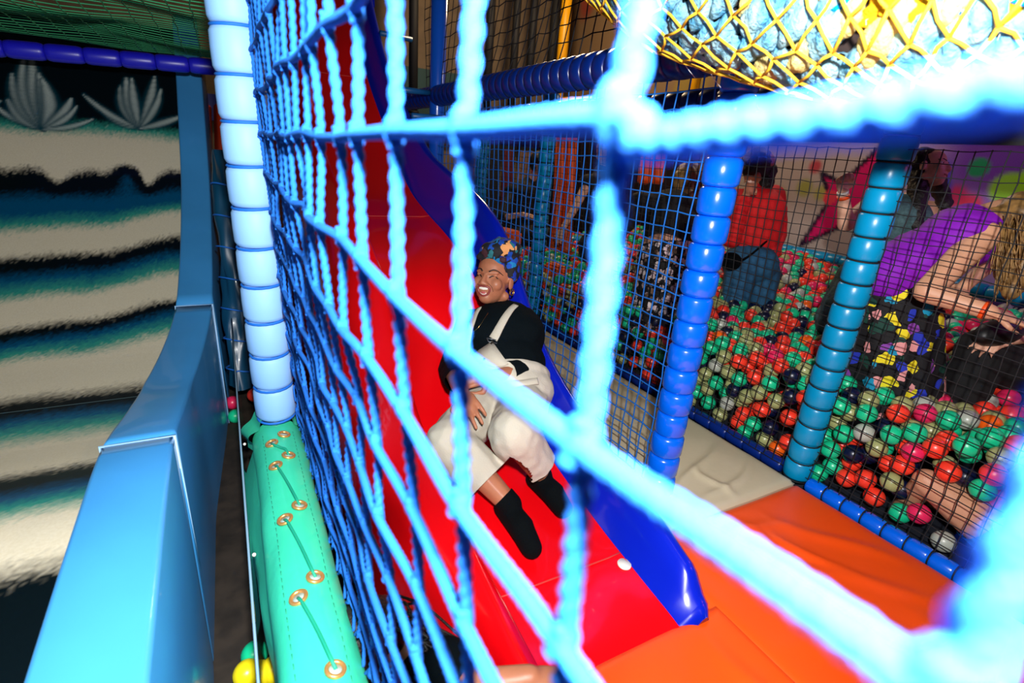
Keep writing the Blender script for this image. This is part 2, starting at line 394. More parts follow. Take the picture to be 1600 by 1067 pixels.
# padded dark blue rail with the green mesh above it
def foam_post(t, path, r, seg, m, cord=None, gap=.012, n=20, cordr=.004, wob=0.0, ring='foam_ring'):
    P = [Vector(p) for p in path]; A, B = P[0], P[-1]; L = (B - A).length; ax = (B - A).normalized(); k = max(1, round(L / seg)); h = L / k; meshes = {}
    for i in range(k):
        mb = MB(); hh = h - gap * .15
        j = 1 + random.uniform(-wob, wob)
        mb.lathe([(0, r * .80), (hh * .04, r * .90), (hh * .14, r * .985 * j), (hh * .5, r * 1.0 * j), (hh * .86, r * .985 * j), (hh * .96, r * .90), (hh, r * .80)], A + ax * (i * h), ax, n)
        mb.build(ring, m, t)
        if cord:
            tilt = ax.orthogonal().normalized() * (r * .12)
            cc = A + ax * (i * h); u = ax.orthogonal().normalized(); v = ax.cross(u)
            MB().tube([cc + u * ((r * .90) * math.cos(q)) + v * ((r * .90) * math.sin(q)) + ax * (math.cos(q) * cordr) for q in [2 * PI * z / 18 for z in range(19)]], cordr, 5, False).build('tie_cord', cord, t)
    return t
t = empty('padded_rail', (-1, 4.6, .41), 'dark blue padded rail crossing above the wave painted slide', 'rail')
foam_post(t, [aty(-60, 70, 4.6), aty(345, 106, 4.6)], .052, .19, mat('ultramarine_foam_vinyl', rgb(25, 25, 190), 0.35))
def netting(name, org, u, v, nu, nv, r, m, parent=None, jit=.1, knot=0.0, n=4, sag=0.0, sub=1, clip=None):
    org, u, v = Vector(org), Vector(u), Vector(v); nrm = u.cross(v).normalized(); cell = u.length
    pts = {}
    for i in range(nu + 1):
        for j in range(nv + 1):
            q = org + u * i + v * j + u * random.uniform(-jit, jit) + v * random.uniform(-jit, jit)
            a, b = i / nu, j / nv
            q += nrm * (sag * math.sin(PI * a) * math.sin(PI * b)) + nrm * (cell * .35 * mnoise.noise(Vector((i * .15, j * .15, nu))))
            pts[i, j] = q
    mb = MB()
    ok = (lambda p: True) if clip is None else clip
    for i in range(nu + 1):
        run = [pts[i, j] for j in range(nv + 1) if ok(pts[i, j])]
        if len(run) > 1: mb.tube(run, r, n, False)
    for j in range(nv + 1):
        run = [pts[i, j] for i in range(nu + 1) if ok(pts[i, j])]
        if len(run) > 1: mb.tube(run, r, n, False)
    if knot:
        for q in pts.values():
            if ok(q): mb.add([q + Vector((knot,0,0)), q - Vector((knot,0,0)), q + Vector((0,knot,0)), q - Vector((0,knot,0)), q + Vector((0,0,knot)), q - Vector((0,0,knot))],
                   [(0,2,4),(2,1,4),(1,3,4),(3,0,4),(2,0,5),(1,2,5),(3,1,5),(0,3,5)])
    o = mb.build(name, m, parent); o['kind'] = 'stuff'; return o
t = empty('mesh_canopy', (-.6, 3, .45), 'green mesh canopy stretched overhead at the top left corner', 'net')
netting('netting', (-2.0, 1.4, .50), (.085, 0, 0), (0, .058, -.0007), 25, 54, .0030, mat('green_net_twine', rgb(22, 120, 75), 0.7), t, .06)
MB().tube([(-.37, 4.55, .47), (-.38, 4.55, .52), (-.36, 4.54, .50), (-.37, 4.53, .56), (-.35, 4.53, .53)], .006, 5).build('knot_tail', MATS['green_net_twine'], t)

# ------------------------------------------------------------------ gap between slide and net: clear panel, beam pad
t = empty('clear_panel', (-.03, 1.8, -1.6), 'narrow clear acrylic panel standing beside the blue slide wall', 'panel')
MB().box((-.033, .45, -1.62), (-.027, 3.1, -.77)).build('acrylic_sheet', mat('clear_acrylic', (.85, .92, .95, 1), 0.03, 0.5, trans=1.0), t, False)
MB().tube([(-.03, .45, -.765), (-.03, 3.1, -.765)], .0022, 6).build('edge_strip', mat('pale_edge_strip', rgb(105, 135, 155), 0.6, 0.2), t)
for yy in (.62, .95, 1.4): MB().sphere((-.022, yy, -.80), 0.004, 8, 6).build('screw_cap', M_WHITE, t)

t = empty('beam_pad', (.06, 1.0, -.9), 'mint green laced vinyl pad around the beam below the rope net', 'pad')
M_GREEN = mat('mint_green_vinyl', rgb(52, 196, 156), 0.42, 0.45, coat=0.05, bump=0.15, bscale=25)
def beam_pt(u, v):
    y = .18 + v * 1.24; a = u * 2 * PI
    cx = interp([(.18, .052), (.6, .057), (1.42, .062)], y)[0]; r = .064 + .004 * mnoise.noise(Vector((math.cos(a) * 1.5, math.sin(a) * 1.5, y * 7))) - .004 * math.exp(-((a - PI / 2) / .12) ** 2)
    r *= 1 + .03 * math.sin(y * 30 + 3 * math.cos(a)) * max(0, (y - 1.1))
    return Vector((cx + r * math.cos(a), y, -.815 + r * math.sin(a)))
MB().grid(beam_pt, 48, 90).build('vinyl_wrap', M_GREEN, t)
def flap_pt(u, v):
    y = .3 + u * 1.1; x0, z0 = .057 - .058, -.80
    fold = .008 * math.sin(y * 26 + v * 3) * v + .006 * mnoise.noise(Vector((y * 6, v * 3, 2)))
    return Vector((x0 + .004 - (.010 + .034 * float(ss(.55, 1.3, y))) * min(1, v * 3) + fold + .016 * v, y + .03 * v, z0 - v * (.34 + .05 * math.sin(y * 5))))
MB().grid(flap_pt, 60, 24).build('hanging_flap', M_GREEN, t)
def gather_pt(u, v):
    a = PI * (-.35 + 1.5 * u); y = 1.40 + .10 * v
    r = .066 + .02 * v + .009 * math.sin(a * 7) * (1 - .3 * v)
    return Vector((.062 + r * math.cos(a), y, -.80 + r * math.sin(a) - .03 * v))
MB().grid(gather_pt, 60, 10).build('gathered_end', M_GREEN, t)
M_BRASS = mat('brass', rgb(225, 165, 95), 0.3, metal=0.7)
ys = [.40, .575, .772, .992, 1.203, 1.312]
cordpts = []
for i, yy in enumerate(ys):
    for s_, dy in ((-1, -.018), (1, .018)):
        a = PI / 2 - s_ * .25; c = Vector((.058 + .0655 * math.cos(a), yy + dy, -.815 + .0655 * math.sin(a))); nr = Vector((math.cos(a), 0, math.sin(a)))
        u = Vector((0, 1, 0)); v = nr.cross(u)
        eye_ = MB().tube([c + u * (.0132 * math.cos(q)) + v * (.0132 * math.sin(q)) + nr * .001 for q in [2 * PI * z / 20 for z in range(21)]], .0036, 8, False).build('eyelet', M_BRASS, t)
        MB().lathe([(-.002, .0105), (.0005, .0105)], c, nr, 14).build('eyelet_hole', mat('grey_lining', rgb(150, 170, 165), 0.8), eye_)  # flat grey disc closing the eyelet
        cordpts.append(c + nr * .004 - v * 0)
for i in range(0, len(cordpts) - 2, 2):
    pass
    MB().tube(smooth_path([cordpts[i + 1] + Vector((0,0,-.004)), cordpts[i + 1] + Vector((-.005, .02, .003)), Vector((.060, (cordpts[i + 1].y + cordpts[i + 2].y) / 2, -.7465)), cordpts[i + 2] + Vector((.005, -.02, .003)), cordpts[i + 2] + Vector((0,0,-.004))], 16), .0032, 6).build('lacing_cord', mat('green_cord', rgb(10, 145, 115), 0.6), t)

mb = MB()
for aa in (.62, -.62):
    for k in range(62):
        y_ = .22 + k * .0185; q0, q1 = [beam_pt((PI / 2 + aa) / (2 * PI), (yy - .18) / 1.24) for yy in (y_, y_ + .010)]
        mb.tube([q0 + (q0 - Vector((.057, q0.y, -.815))).normalized() * .0006, q1 + (q1 - Vector((.057, q1.y, -.815))).normalized() * .0006], .0008, 4)
o = mb.build('stitching', mat('green_thread', rgb(10, 110, 88), .7), t); o['kind'] = 'stuff'
# pale blue padded pillar
t = empty('padded_pillar', (.062, 1.43, -.74), 'pale sky blue padded pillar holding the far end of the rope net', 'pillar')
foam_post(t, [(.066, 1.43, -.74), (.052, 1.43, .60)], .0535, .098, M_SEG_PALE, M_CORD_BLUE, n=28, cordr=.0036)
MB().lathe([(-1.0, .03), (0, .03), (1.45, .03)], (.062, 1.43, -.70), n=12).build('steel_core', M_STEEL, t)

# the three pieces above were laid out at three quarters of their distance: bring them to their real place and size
for o in [o for o in bpy.data.objects if o.parent is not None and o.parent.name in ('beam_pad', 'padded_pillar', 'clear_panel') or (o.parent is not None and o.parent.parent is not None and o.parent.parent.name == 'beam_pad')]:
    o.data.transform(Matrix.Scale(4 / 3, 4))
for n_ in ('beam_pad', 'padded_pillar', 'clear_panel'):
    o = bpy.data.objects[n_]; o.location = Vector(o.location) * (4 / 3)
    for c in o.children: c.matrix_parent_inverse = Matrix.Translation(-Vector(o.location))

# ------------------------------------------------------------------ rope climbing net beside the camera
t = empty('rope_net', (.115, .6, -.75), 'thick blue rope climbing net running from the camera to the pale pillar', 'net')
NX = .115
cy = [-.22, -.10, .023, .144, .272, .404, .53, .644, .756, .859, .956, 1.057, 1.155, 1.265, 1.385, 1.505, 1.625, 1.745, 1.84]
rz = [.56, .45, .345, .23, .115, .004, -.112, -.222, -.33, -.435, -.54, -.645, -.75, -.85, -.945]
rowadj = {5: [.010, .011, .012, .009, .006, .005, .002], 6: [.02, .012, -.094 + .112, -.106 + .112, -.002, -.003, .002]}
node = {}
for j, y in enumerate(cy):
    for i, z in enumerate(rz):
        dz = rowadj.get(i, [0] * 20)[j] if j < 7 and i in rowadj else 0
        f = 0 if (i in (5, 6) and j < 7) else 1
        node[i, j] = Vector((NX + .055 * max(0, -z - .115) + f * random.uniform(-.006, .006), y + f * random.uniform(-.008, .008) + (-.004 if i == 6 else 0), z + dz + f * random.uniform(-.006, .006)))
RR = .0051
def rope(t, name, pts, m=M_ROPE, r=RR, tw=430, seglen=.0032, depth=.2):
    n = max(8, int(sum((pts[i+1] - pts[i]).length for i in range(len(pts) - 1)) / seglen))
    MB().tube(smooth_path(pts, n), r, 10, True, tw, 2, depth).build(name, m, t)
for j in range(len(cy)):
    rope(t, 'vertical_rope', [node[i, j] + Vector((.002, 0, 0)) for i in range(len(rz))] + [Vector((NX + .045, cy[j], -1.015))])
for i in range(len(rz)):
    hp = [node[i, j] - Vector((.002, 0, 0)) for j in range(len(cy))]
    if i == 5: hp[3:3] = [Vector((NX - .002, .045, .0150)), Vector((NX - .002, .075, .0112)), Vector((NX - .002, .108, .0080)), Vector((NX - .002, .130, .0062))]      # the strand sags as it leaves its knot
    rope(t, 'horizontal_rope', hp + [Vector((.135 - .03 * min(rz[i], 0), 1.88, rz[i] - .004))], r=.0055, depth=.07, tw=700)
def knot_mesh():
    mb = MB(); pts = []
    for k in range(61):
        a = 2 * PI * 2.5 * k / 60; pts.append((.0065 * math.cos(a), .0065 * math.sin(a), -.011 + .022 * k / 60))
    mb.tube([(p[0] * .8, p[1] * .8, p[2]) for p in pts], .0024, 6); mb.sphere((0, 0, 0), (.0078, .0078, .0135), 14, 10)
    return mb.mesh('knot')
KM = knot_mesh(); KM.materials.append(M_ROPE)
for (i, j), p in node.items():
    if cy[j] > -.15:
        o = bpy.data.objects.new('knot', KM); COL.objects.link(o); o.parent = t
        o.matrix_parent_inverse = Matrix.Translation(-Vector(t.location)); o.location = p; o.rotation_euler = (random.uniform(-.15, .15) + .1, random.uniform(-.12, .12), random.random() * 6)
for i in range(len(rz)):
    p = Vector((.135 - .03 * min(rz[i], 0), 1.868, rz[i]))
    rope(t, 'tie_loop', [p + Vector((.006, -.02, 0)), p + Vector((-.010, -.035, .004)), p + Vector((-.012, -.04, -.02)), p + Vector((-.009, -.038, -.055))], r=.0032, depth=.1)
for j in range(0, len(cy)):
    y = cy[j]
    rope(t, 'bottom_lashing', [Vector((.160, y - .04, -1.06)), Vector((.166, y - .02, -1.02)), Vector((.160, y, -1.005)), Vector((.166, y + .02, -1.02)), Vector((.161, y + .045, -1.06))], r=.004, depth=.1)

# ------------------------------------------------------------------ red wave slide
t = empty('red_slide', (.85, 2.4, -1.6), 'glossy red wave slide with dark blue side under the laughing woman', 'slide')
M_RED = mat('red_gelcoat', rgb(232, 6, 16), 0.22, 0.5, coat=0.5)
M_SBLUE = mat('deep_blue_gelcoat', rgb(6, 28, 175), 0.2, 0.5, coat=0.5)
bed = [(.58, -1.32), (.72, -1.275), (.9, -1.25), (1.16, -1.21), (1.54, -1.12), (1.80, -1.0), (2.0, -.83), (2.2, -.64), (2.4, -.53), (2.7, -.44), (3.0, -.37), (3.3, -.28), (3.6, -.12), (3.93, .11), (4.4, .46), (4.8, .86), (5.15, 1.22), (5.6, 1.35), (6.2, 1.36)]
bp = smooth_path([(0, y, z) for y, z in bed], 140)
XL, XR = .60, 1.05
def bed_z(y):
    for i in range(139):
        if bp[i].y <= y <= bp[i+1].y:
            k = (y - bp[i].y) / (bp[i+1].y - bp[i].y); return bp[i].z + k * (bp[i+1].z - bp[i].z)
    return bp[-1].z
def slide_sweep(sec_fn, i0, i1, name, m, step=1):
    vs = []; fs = []; idx = list(range(i0, i1 + 1, step)); k = None
    for i in idx:
        p = bp[i]; sec = sec_fn(p.y, (i - i0) / (i1 - i0)); k = len(sec)
        for (x, h) in sec: vs.append(Vector((x, p.y, p.z + h)))
    for a in range(len(idx) - 1):
        for j in range(k - 1):
            q = a * k + j; fs.append((q, q + 1, q + k + 1, q + k))
    mb = MB(); mb.add(vs, fs); return mb.build(name, m, t)
def iy(y): return min(range(140), key=lambda i: abs(bp[i].y - y))
def bed_sec(y, f):
    out = []
    for k in range(13):
        u = k / 12; out.append((XL + (XR - XL) * u, .012 * (2 * u - 1) ** 4 - .006))
    return out
cuts = [.58, 1.0, 2.95, 4.4, 6.2]
for a, b in zip(cuts[:-1], cuts[1:]):
    slide_sweep(bed_sec, iy(a), iy(b), 'bed_section', M_RED)
    if b < 6: 
        z = bed_z(b); MB().tube([(XL, b, z + .006), (XL + .1, b, z + .0005), (XR - .05, b, z + .0005), (XR, b, z + .006)], .0022, 5).build('seam', mat('seam_line', rgb(215, 70, 60), 0.4), t)
def left_sec(y, f):
    rim = interp([(.58, .0), (.75, .035), (1.2, .07), (2.0, .10), (3.0, .12), (6.2, .14)], y)[0]
    fl = interp([(.58, .0), (.85, .03), (1.05, .11), (1.3, .17), (1.7, .19), (3.0, .19), (6.2, .1)], y)[0]
    bot = -1.6 - bed_z(y)
    return [(XL, .005), (XL - .012, rim * .5), (XL - .03, rim), (XL - .045, rim + .008), (XL - .065, rim), (XL - .075 - fl * .35, rim - .05), (XL - .085 - fl * .62, rim - .13), (XL - .10 - fl * .85, rim - .24), (XL - .12 - fl, max(-.48, bot * .9)), (XL - .115 - fl, bot)]
slide_sweep(left_sec, 0, 139, 'left_wall', M_RED)
def right_sec(y, f):
    h = interp([(.58, .02), (.74, .05), (.80, .11), (.95, .14), (1.3, .19), (1.6, .22), (2.1, .27), (2.6, .27), (3.4, .26), (4.2, .20), (5.0, .3), (6.2, .5)], y)[0]
    x = interp([(.58, .0), (.80, .02), (1.0, .03), (6.2, .03)], y)[0]; bot = -1.6 - bed_z(y)
    return [(XR - .002, .002), (XR + .012, .010), (XR + .03 + x, h * .55), (XR + .055 + x, h * .93), (XR + .068 + x, h), (XR + .085 + x, h + .004), (XR + .105 + x, h - .012), (XR + .112 + x, h - .05), (XR + .115 + x, max(-.3, bot)), (XR + .11 + x, bot)]
slide_sweep(right_sec, iy(.72), 139, 'right_wall', M_SBLUE)
# closed nose of the blue side
i0 = iy(.72); sec = right_sec(bp[i0].y, 0); z0 = bp[i0].z
nose = [Vector((x, bp[i0].y, z0 + h)) for x, h in sec]
mb = MB(); vs = list(nose) + [Vector(((p.x * .6 + (XR + .06) * .4), p.y - .03, (p.z * .7 + (z0 - .03) * .3) if p.z > z0 - .2 else p.z)) for p in nose]
k = len(nose); fs = [(j + 1, j, j + k, j + k + 1) for j in range(k - 1)] + [tuple(range(k, 2 * k))]
mb.add(vs, fs).build('nose_cap', M_SBLUE, t)
c = atz(975, 884, -1.245); c.z = bed_z(c.y) + .003
MB().lathe([(0, .0235), (.003, .0225)], c, (0, -.1, 1), 24).build('round_sticker', M_WHITE, t)
for (px, py, y) in ((648, 121, 4.9), (617, 200, 3.9), (630, 330, 3.3)):
    pass
for y in (4.5, 3.95, 3.7):
    z = bed_z(y) + .30; MB().tube([(1.18, y, z - .05), (1.46, y + .1, z - .04)], .02, 8).build('support_strut', mat('blue_strut', rgb(20, 90, 150), 0.4), t)
# entry hood panel at the top
mb = MB(); pts = []
for i in range(13):
    a = PI * i / 12; pts.append((1.02 + .2 - .2 * math.cos(a), 5.6, 1.55 + .2 * math.sin(a)))
vs = [Vector((1.02, 5.6, 1.2)), *[Vector(p) for p in pts], Vector((1.42, 5.6, 1.2))]; k = len(vs)
vs2 = [p + Vector((0, .08, 0)) for p in vs]
mb.add(vs + vs2, [tuple(range(k)), tuple(range(2 * k - 1, k - 1, -1))] + [(j, j + k, (j + 1) % k + k, (j + 1) % k) for j in range(k)]).build('entry_panel', M_SBLUE, t, False)

# ------------------------------------------------------------------ mats
def mat_pad(name, label, m, x0, x1, y0, y1, z, thick, folds, nx=90, ny=90, skew=0.0, seams=()):
    t = empty(name, ((x0 + x1) / 2, (y0 + y1) / 2, z - thick), label, 'mat')
    def top(u, v):
        x = x0 + (x1 - x0) * u; y = y0 + (y1 - y0) * v
        e = min(u * (x1 - x0), (1 - u) * (x1 - x0), v * (y1 - y0), (1 - v) * (y1 - y0))
        h = z - .02 * math.exp(-e / .012)
        for (ax, ay, bx, by, wd, amp) in folds:
            dx, dy = bx - ax, by - ay; L2 = dx * dx + dy * dy; q = max(0, min(1, ((x - ax) * dx + (y - ay) * dy) / L2))
            bow = .03 * math.sin(q * 5 + ax * 9)
            nx_, ny_ = -dy / math.sqrt(L2), dx / math.sqrt(L2)
            dd = ((x - ax) * nx_ + (y - ay) * ny_) - bow; end = abs(((x - ax) * dx + (y - ay) * dy) / L2 - q) * math.sqrt(L2)
            h += amp * math.sin(PI * min(max(q, .02), .98)) * math.exp(-(dd / wd) ** 2) * math.exp(-(end / .05) ** 2)
        h += .003 * mnoise.noise(Vector((x * 5, y * 5, 4)))
        return Vector((x + skew * v, y, h))
    mb = MB(); mb.grid(top, nx, ny)
    # sides
    ring = [top(i / nx, 0) for i in range(nx + 1)] + [top(1, j / ny) for j in range(1, ny + 1)] + [top(1 - i / nx, 1) for i in range(1, nx + 1)] + [top(0, 1 - j / ny) for j in range(1, ny)]
    k = len(ring); mb.add(ring + [Vector((p.x, p.y, z - thick)) for p in ring], [(j, j + k, (j + 1) % k + k, (j + 1) % k) for j in range(k)])
    mb.build('vinyl_cover', m, t)
    for (a, b) in seams:
        MB().tube([a, b], .004, 6).build('piping', m, t)
    return t
M_ORANGE = mat('orange_vinyl', rgb(240, 76, 8), 0.40, 0.45, bump=0.08, bscale=30)
M_BEIGE = mat('beige_vinyl', rgb(196, 184, 156), 0.42, 0.45, bump=0.08, bscale=30)
mat_pad('floor_mat', 'orange vinyl floor mat with soft folds along the ball pit rail', M_ORANGE, 1.232, 2.15, -.35, 1.08, -1.30, .28,
        [(1.5, 1.0, 1.75, .35, .035, .016), (1.62, 1.02, 2.0, .35, .03, .012), (1.35, .95, 1.55, .2, .04, .016), (1.8, 1.0, 2.05, .55, .03, .012), (1.3, .6, 1.9, .1, .04, .01), (1.7, .95, 1.78, .6, .018, -.012), (1.9, .5, 1.6, -.1, .05, .014), (1.25, .98, 1.9, .9, .025, .008)], seams=[])
mat_pad('floor_mat', 'orange vinyl mat in front of the lower end of the red slide', M_ORANGE, .30, 1.226, -.35, .735, -1.265, .32,
        [(1.12, .7, 1.1, .2, .03, .008), (.95, .7, .9, .3, .03, .006), (1.2, .5, .8, .2, .03, .006)])
mat_pad('floor_mat', 'narrow orange filler mat beside the blue nose of the slide', M_ORANGE, 1.170, 1.229, .742, 1.075, -1.30, .25, [], 8, 30)
mat_pad('floor_mat', 'creased beige vinyl mat between the slide and ball pit', M_BEIGE, 1.20, 2.155, 1.085, 5.2, -1.295, .28,
        [(1.3, 1.2, 1.9, 1.75, .02, .014), (1.45, 1.15, 2.1, 1.5, .018, .016), (1.6, 1.12, 2.15, 1.3, .015, .014), (1.25, 1.5, 1.8, 2.1, .025, .015), (1.7, 1.6, 2.1, 1.95, .02, .014), (1.3, 1.9, 2.0, 2.4, .025, .018),
         (1.25, 2.3, 2.1, 2.7, .03, .018), (1.3, 2.7, 2.1, 3.0, .03, .018), (1.3, 3.1, 2.1, 3.4, .03, .018), (1.35, 1.3, 1.6, 1.12, .02, .012), (1.8, 1.35, 1.75, 1.1, .02, .012)], 80, 260)

# ------------------------------------------------------------------ posts, beams and nets by the pit
t = empty('padded_post', (1.49, 1.27, -1.3), 'glossy royal blue padded post standing on the beige mat', 'post')
foam_post(t, [(1.49, 1.275, -1.30), (1.49, 1.275, .62)], .0625, .098, M_SEG_BLUE, None, wob=.03, n=28)
t = empty('padded_post', (2.235, 1.13, -1.3), 'turquoise padded post tied with black cord nearest the purple top woman', 'post')
foam_post(t, [(2.235, 1.13, -1.32), (2.235, 1.13, .45)], .0625, .092, M_SEG_TEAL, M_CORD_BLACK, n=28, cordr=.0035)
t = empty('padded_post', (2.24, 3.62, -1.3), 'slim turquoise padded post with orange foam column just behind it', 'post')
foam_post(t, [(2.24, 3.62, -1.32), (2.24, 3.62, .45)], .062, .10, M_SEG_TEAL, M_CORD_BLACK, n=18, cordr=.004)
t = empty('padded_post', (2.3, 4.85, -1.3), 'farthest turquoise padded post just right of the slide top', 'post')
foam_post(t, [(2.26, 4.85, -1.32), (2.26, 4.85, .35)], .062, .10, M_SEG_TEAL, None, n=16)
t = empty('steel_post', (1.49, 4.05, -1.6), 'smooth blue steel post with a clamp behind the red slide', 'post')
MB().lathe([(0, .058), (3.9, .058)], (1.49, 4.05, -1.6), n=20).build('pole', mat('blue_painted_steel', rgb(15, 80, 190), 0.25, coat=0.3), t)
MB().lathe([(0, .07), (.01, .074), (.12, .074), (.13, .07)], (1.49, 4.05, .09), n=20).build('clamp', M_SEG_NAVY, t)
t = empty('padded_beam', (1.49, 2.6, .36), 'dark navy ribbed padded beam running back above the blue net', 'beam')
foam_post(t, [(1.49, 1.34, .37), (1.49, 5.3, .37)], .075, .085, M_SEG_NAVY, None, n=18)
t = empty('padded_beam', (2.24, 2.4, .35), 'dark padded beam over the black net of the pit', 'beam')
foam_post(t, [(2.24, -.5, .33), (2.24, 5.0, .33)], .06, .12, M_SEG_NAVY, None, n=14)
t = empty('valance_banner', (2.26, 1.2, .12), 'black banner strip hanging below the pit beam', 'banner')
MB().box((2.262, -.6, .145), (2.272, 5.0, .30)).build('cloth', M_DARKPAINT, t, False)
t = empty('pit_rail', (2.2, 1.8, -1.32), 'blue padded rail along the foot of the ball pit net', 'rail')
foam_post(t, [(2.19, -.35, -1.315), (2.215, 1.06, -1.315)], .036, .085, M_SEG_BLUE, M_CORD_BLACK, n=14, cordr=.003)
foam_post(t, [(2.235, 1.20, -1.315), (2.24, 5.0, -1.315)], .036, .11, M_SEG_NAVY, None, n=12)
t = empty('fine_net', (1.49, 2.6, -1.3), 'fine blue net hung between the slide and the beige mat', 'net')
netting('netting', (1.485, 1.31, -1.29), (0, .0595, 0), (0, 0, .0595), 46, 27, .0030, M_NETBLUE, t, .07, knot=.0055, sag=.03)
t = empty('pit_net', (2.2, 1.6, -1.3), 'black square mesh net fencing the front of the ball pit', 'net')
netting('netting', (2.205, -.35, -1.29), (0, .0455, 0), (0, 0, .0455), 118, 31, .0022, M_NETBLACK, t, .07, knot=.0045, sag=.05)
t = empty('upper_net', (1.5, 2.6, .45), 'sagging dark net above the navy beam in front of brown wall', 'net')
netting('netting', (1.50, 1.5, .44), (0, .08, 0), (0, 0, .08), 36, 16, .003, M_NETBLACK, t, .12, knot=.006, sag=.1)

# ------------------------------------------------------------------ ball pit
BR = .041
struct('trim_4', MB().box((2.26, -.5, -1.5), (4.98, 5.4, -1.36)), mat('pit_base', rgb(20, 26, 40), 0.8))
BC = {'coral red': rgb(250, 62, 42), 'mint green': rgb(22, 196, 140), 'olive cream': rgb(160, 164, 108), 'navy blue': rgb(8, 18, 52), 'hot pink': rgb(228, 40, 92), 'pale grey': rgb(176, 180, 168), 'orange': rgb(248, 100, 20)}
BM = {k: mat('plastic_' + k.replace(' ', '_'), c, 0.32, 0.5, sss=0.0) for k, c in BC.items()}
def surf(x, y):
    z = -.87 + .05 * mnoise.noise(Vector((x * 1.6, y * 1.6, 1))) + .03 * mnoise.noise(Vector((x * 5, y * 5, 2)))
    z -= .08 * math.exp(-(x - 2.25) / .10)
    z += .16 * math.exp(-(((x - 4.1) / .6) ** 2 + ((y - 2.9) / .55) ** 2))
    z += .10 * math.exp(-(((x - 4.6) / .5) ** 2)) 
    return z
LIMBS = []
AVOID = []          # (x, y, radius, z) solids that stand in the balls
def pick(x, y):
    h = mnoise.noise(Vector((x * 2.3, y * 2.3, 11)))
    r = random.random()
    wts = [('coral red', .30 + .15 * h), ('mint green', .30 - .1 * h), ('olive cream', .18), ('navy blue', .12), ('hot pink', .04 + (.22 if x > 2.9 and y < 1.4 else 0) + (.12 if x > 3.4 else 0)), ('pale grey', .04 + (.08 if x > 3 else 0)), ('orange', .02)]  # more pink balls at the right put the pink light into their colour
    s = sum(max(0, q) for _, q in wts); acc = 0
    for k, q in wts:
        acc += max(0, q) / s
        if r < acc: return k
    return 'mint green'
balls = []
cellmap = {}
def try_ball(x, y, z, r=BR, tol=1.80):
    if x < 2.262 + r * .75 or x > 4.94: return False
    for (a_, b_, rr) in LIMBS:
        d_ = b_ - a_; q_ = max(0, min(1, ((y - a_.y) * d_.y + (z - a_.z) * d_.z) / (d_.y ** 2 + d_.z ** 2)))
        if x < a_.x + d_.x * q_ + .06 and (y - a_.y - d_.y * q_) ** 2 + (z - a_.z - d_.z * q_) ** 2 < (rr * (1 + .5 * q_)) ** 2: return False
    for (ax, ay, ar, az) in AVOID:
        if (x - ax) ** 2 + (y - ay) ** 2 < (ar + r * .6) ** 2: return False
    k = (int(x // .09), int(y // .09), int(z // .09))
    for a in (-1, 0, 1):
        for b in (-1, 0, 1):
            for c in (-1, 0, 1):
                for (bx, by, bz) in cellmap.get((k[0]+a, k[1]+b, k[2]+c), ()):
                    if (bx-x)**2 + (by-y)**2 + (bz-z)**2 < (tol * r) ** 2: return False
    cellmap.setdefault(k, []).append((x, y, z)); balls.append((x, y, z)); return True
def fill_pit():
    # the face against the net, from the rail up
    for _ in range(9000):
        y = random.uniform(-.3, 5.0); x = 2.30 + random.uniform(0, .03); top = surf(x, y)
        z = random.uniform(-1.30, top)
        try_ball(x, y, z)
    for _ in range(16000):
        y = random.uniform(-.3, 5.0); x = 2.36 + random.uniform(0, .05)
        try_ball(x, y, random.uniform(-1.2, surf(x, y)))
    for _ in range(60000):                      # the surface, two layers deep
        x = 2.3 + 2.65 * random.random(); y = random.uniform(-.3, 5.2)
        try_ball(x, y, surf(x, y) - random.uniform(0, .012))
    for _ in range(30000):
        x = 2.3 + 2.65 * random.random(); y = random.uniform(-.3, 5.2)
        try_ball(x, y, surf(x, y) - random.uniform(.04, .085))

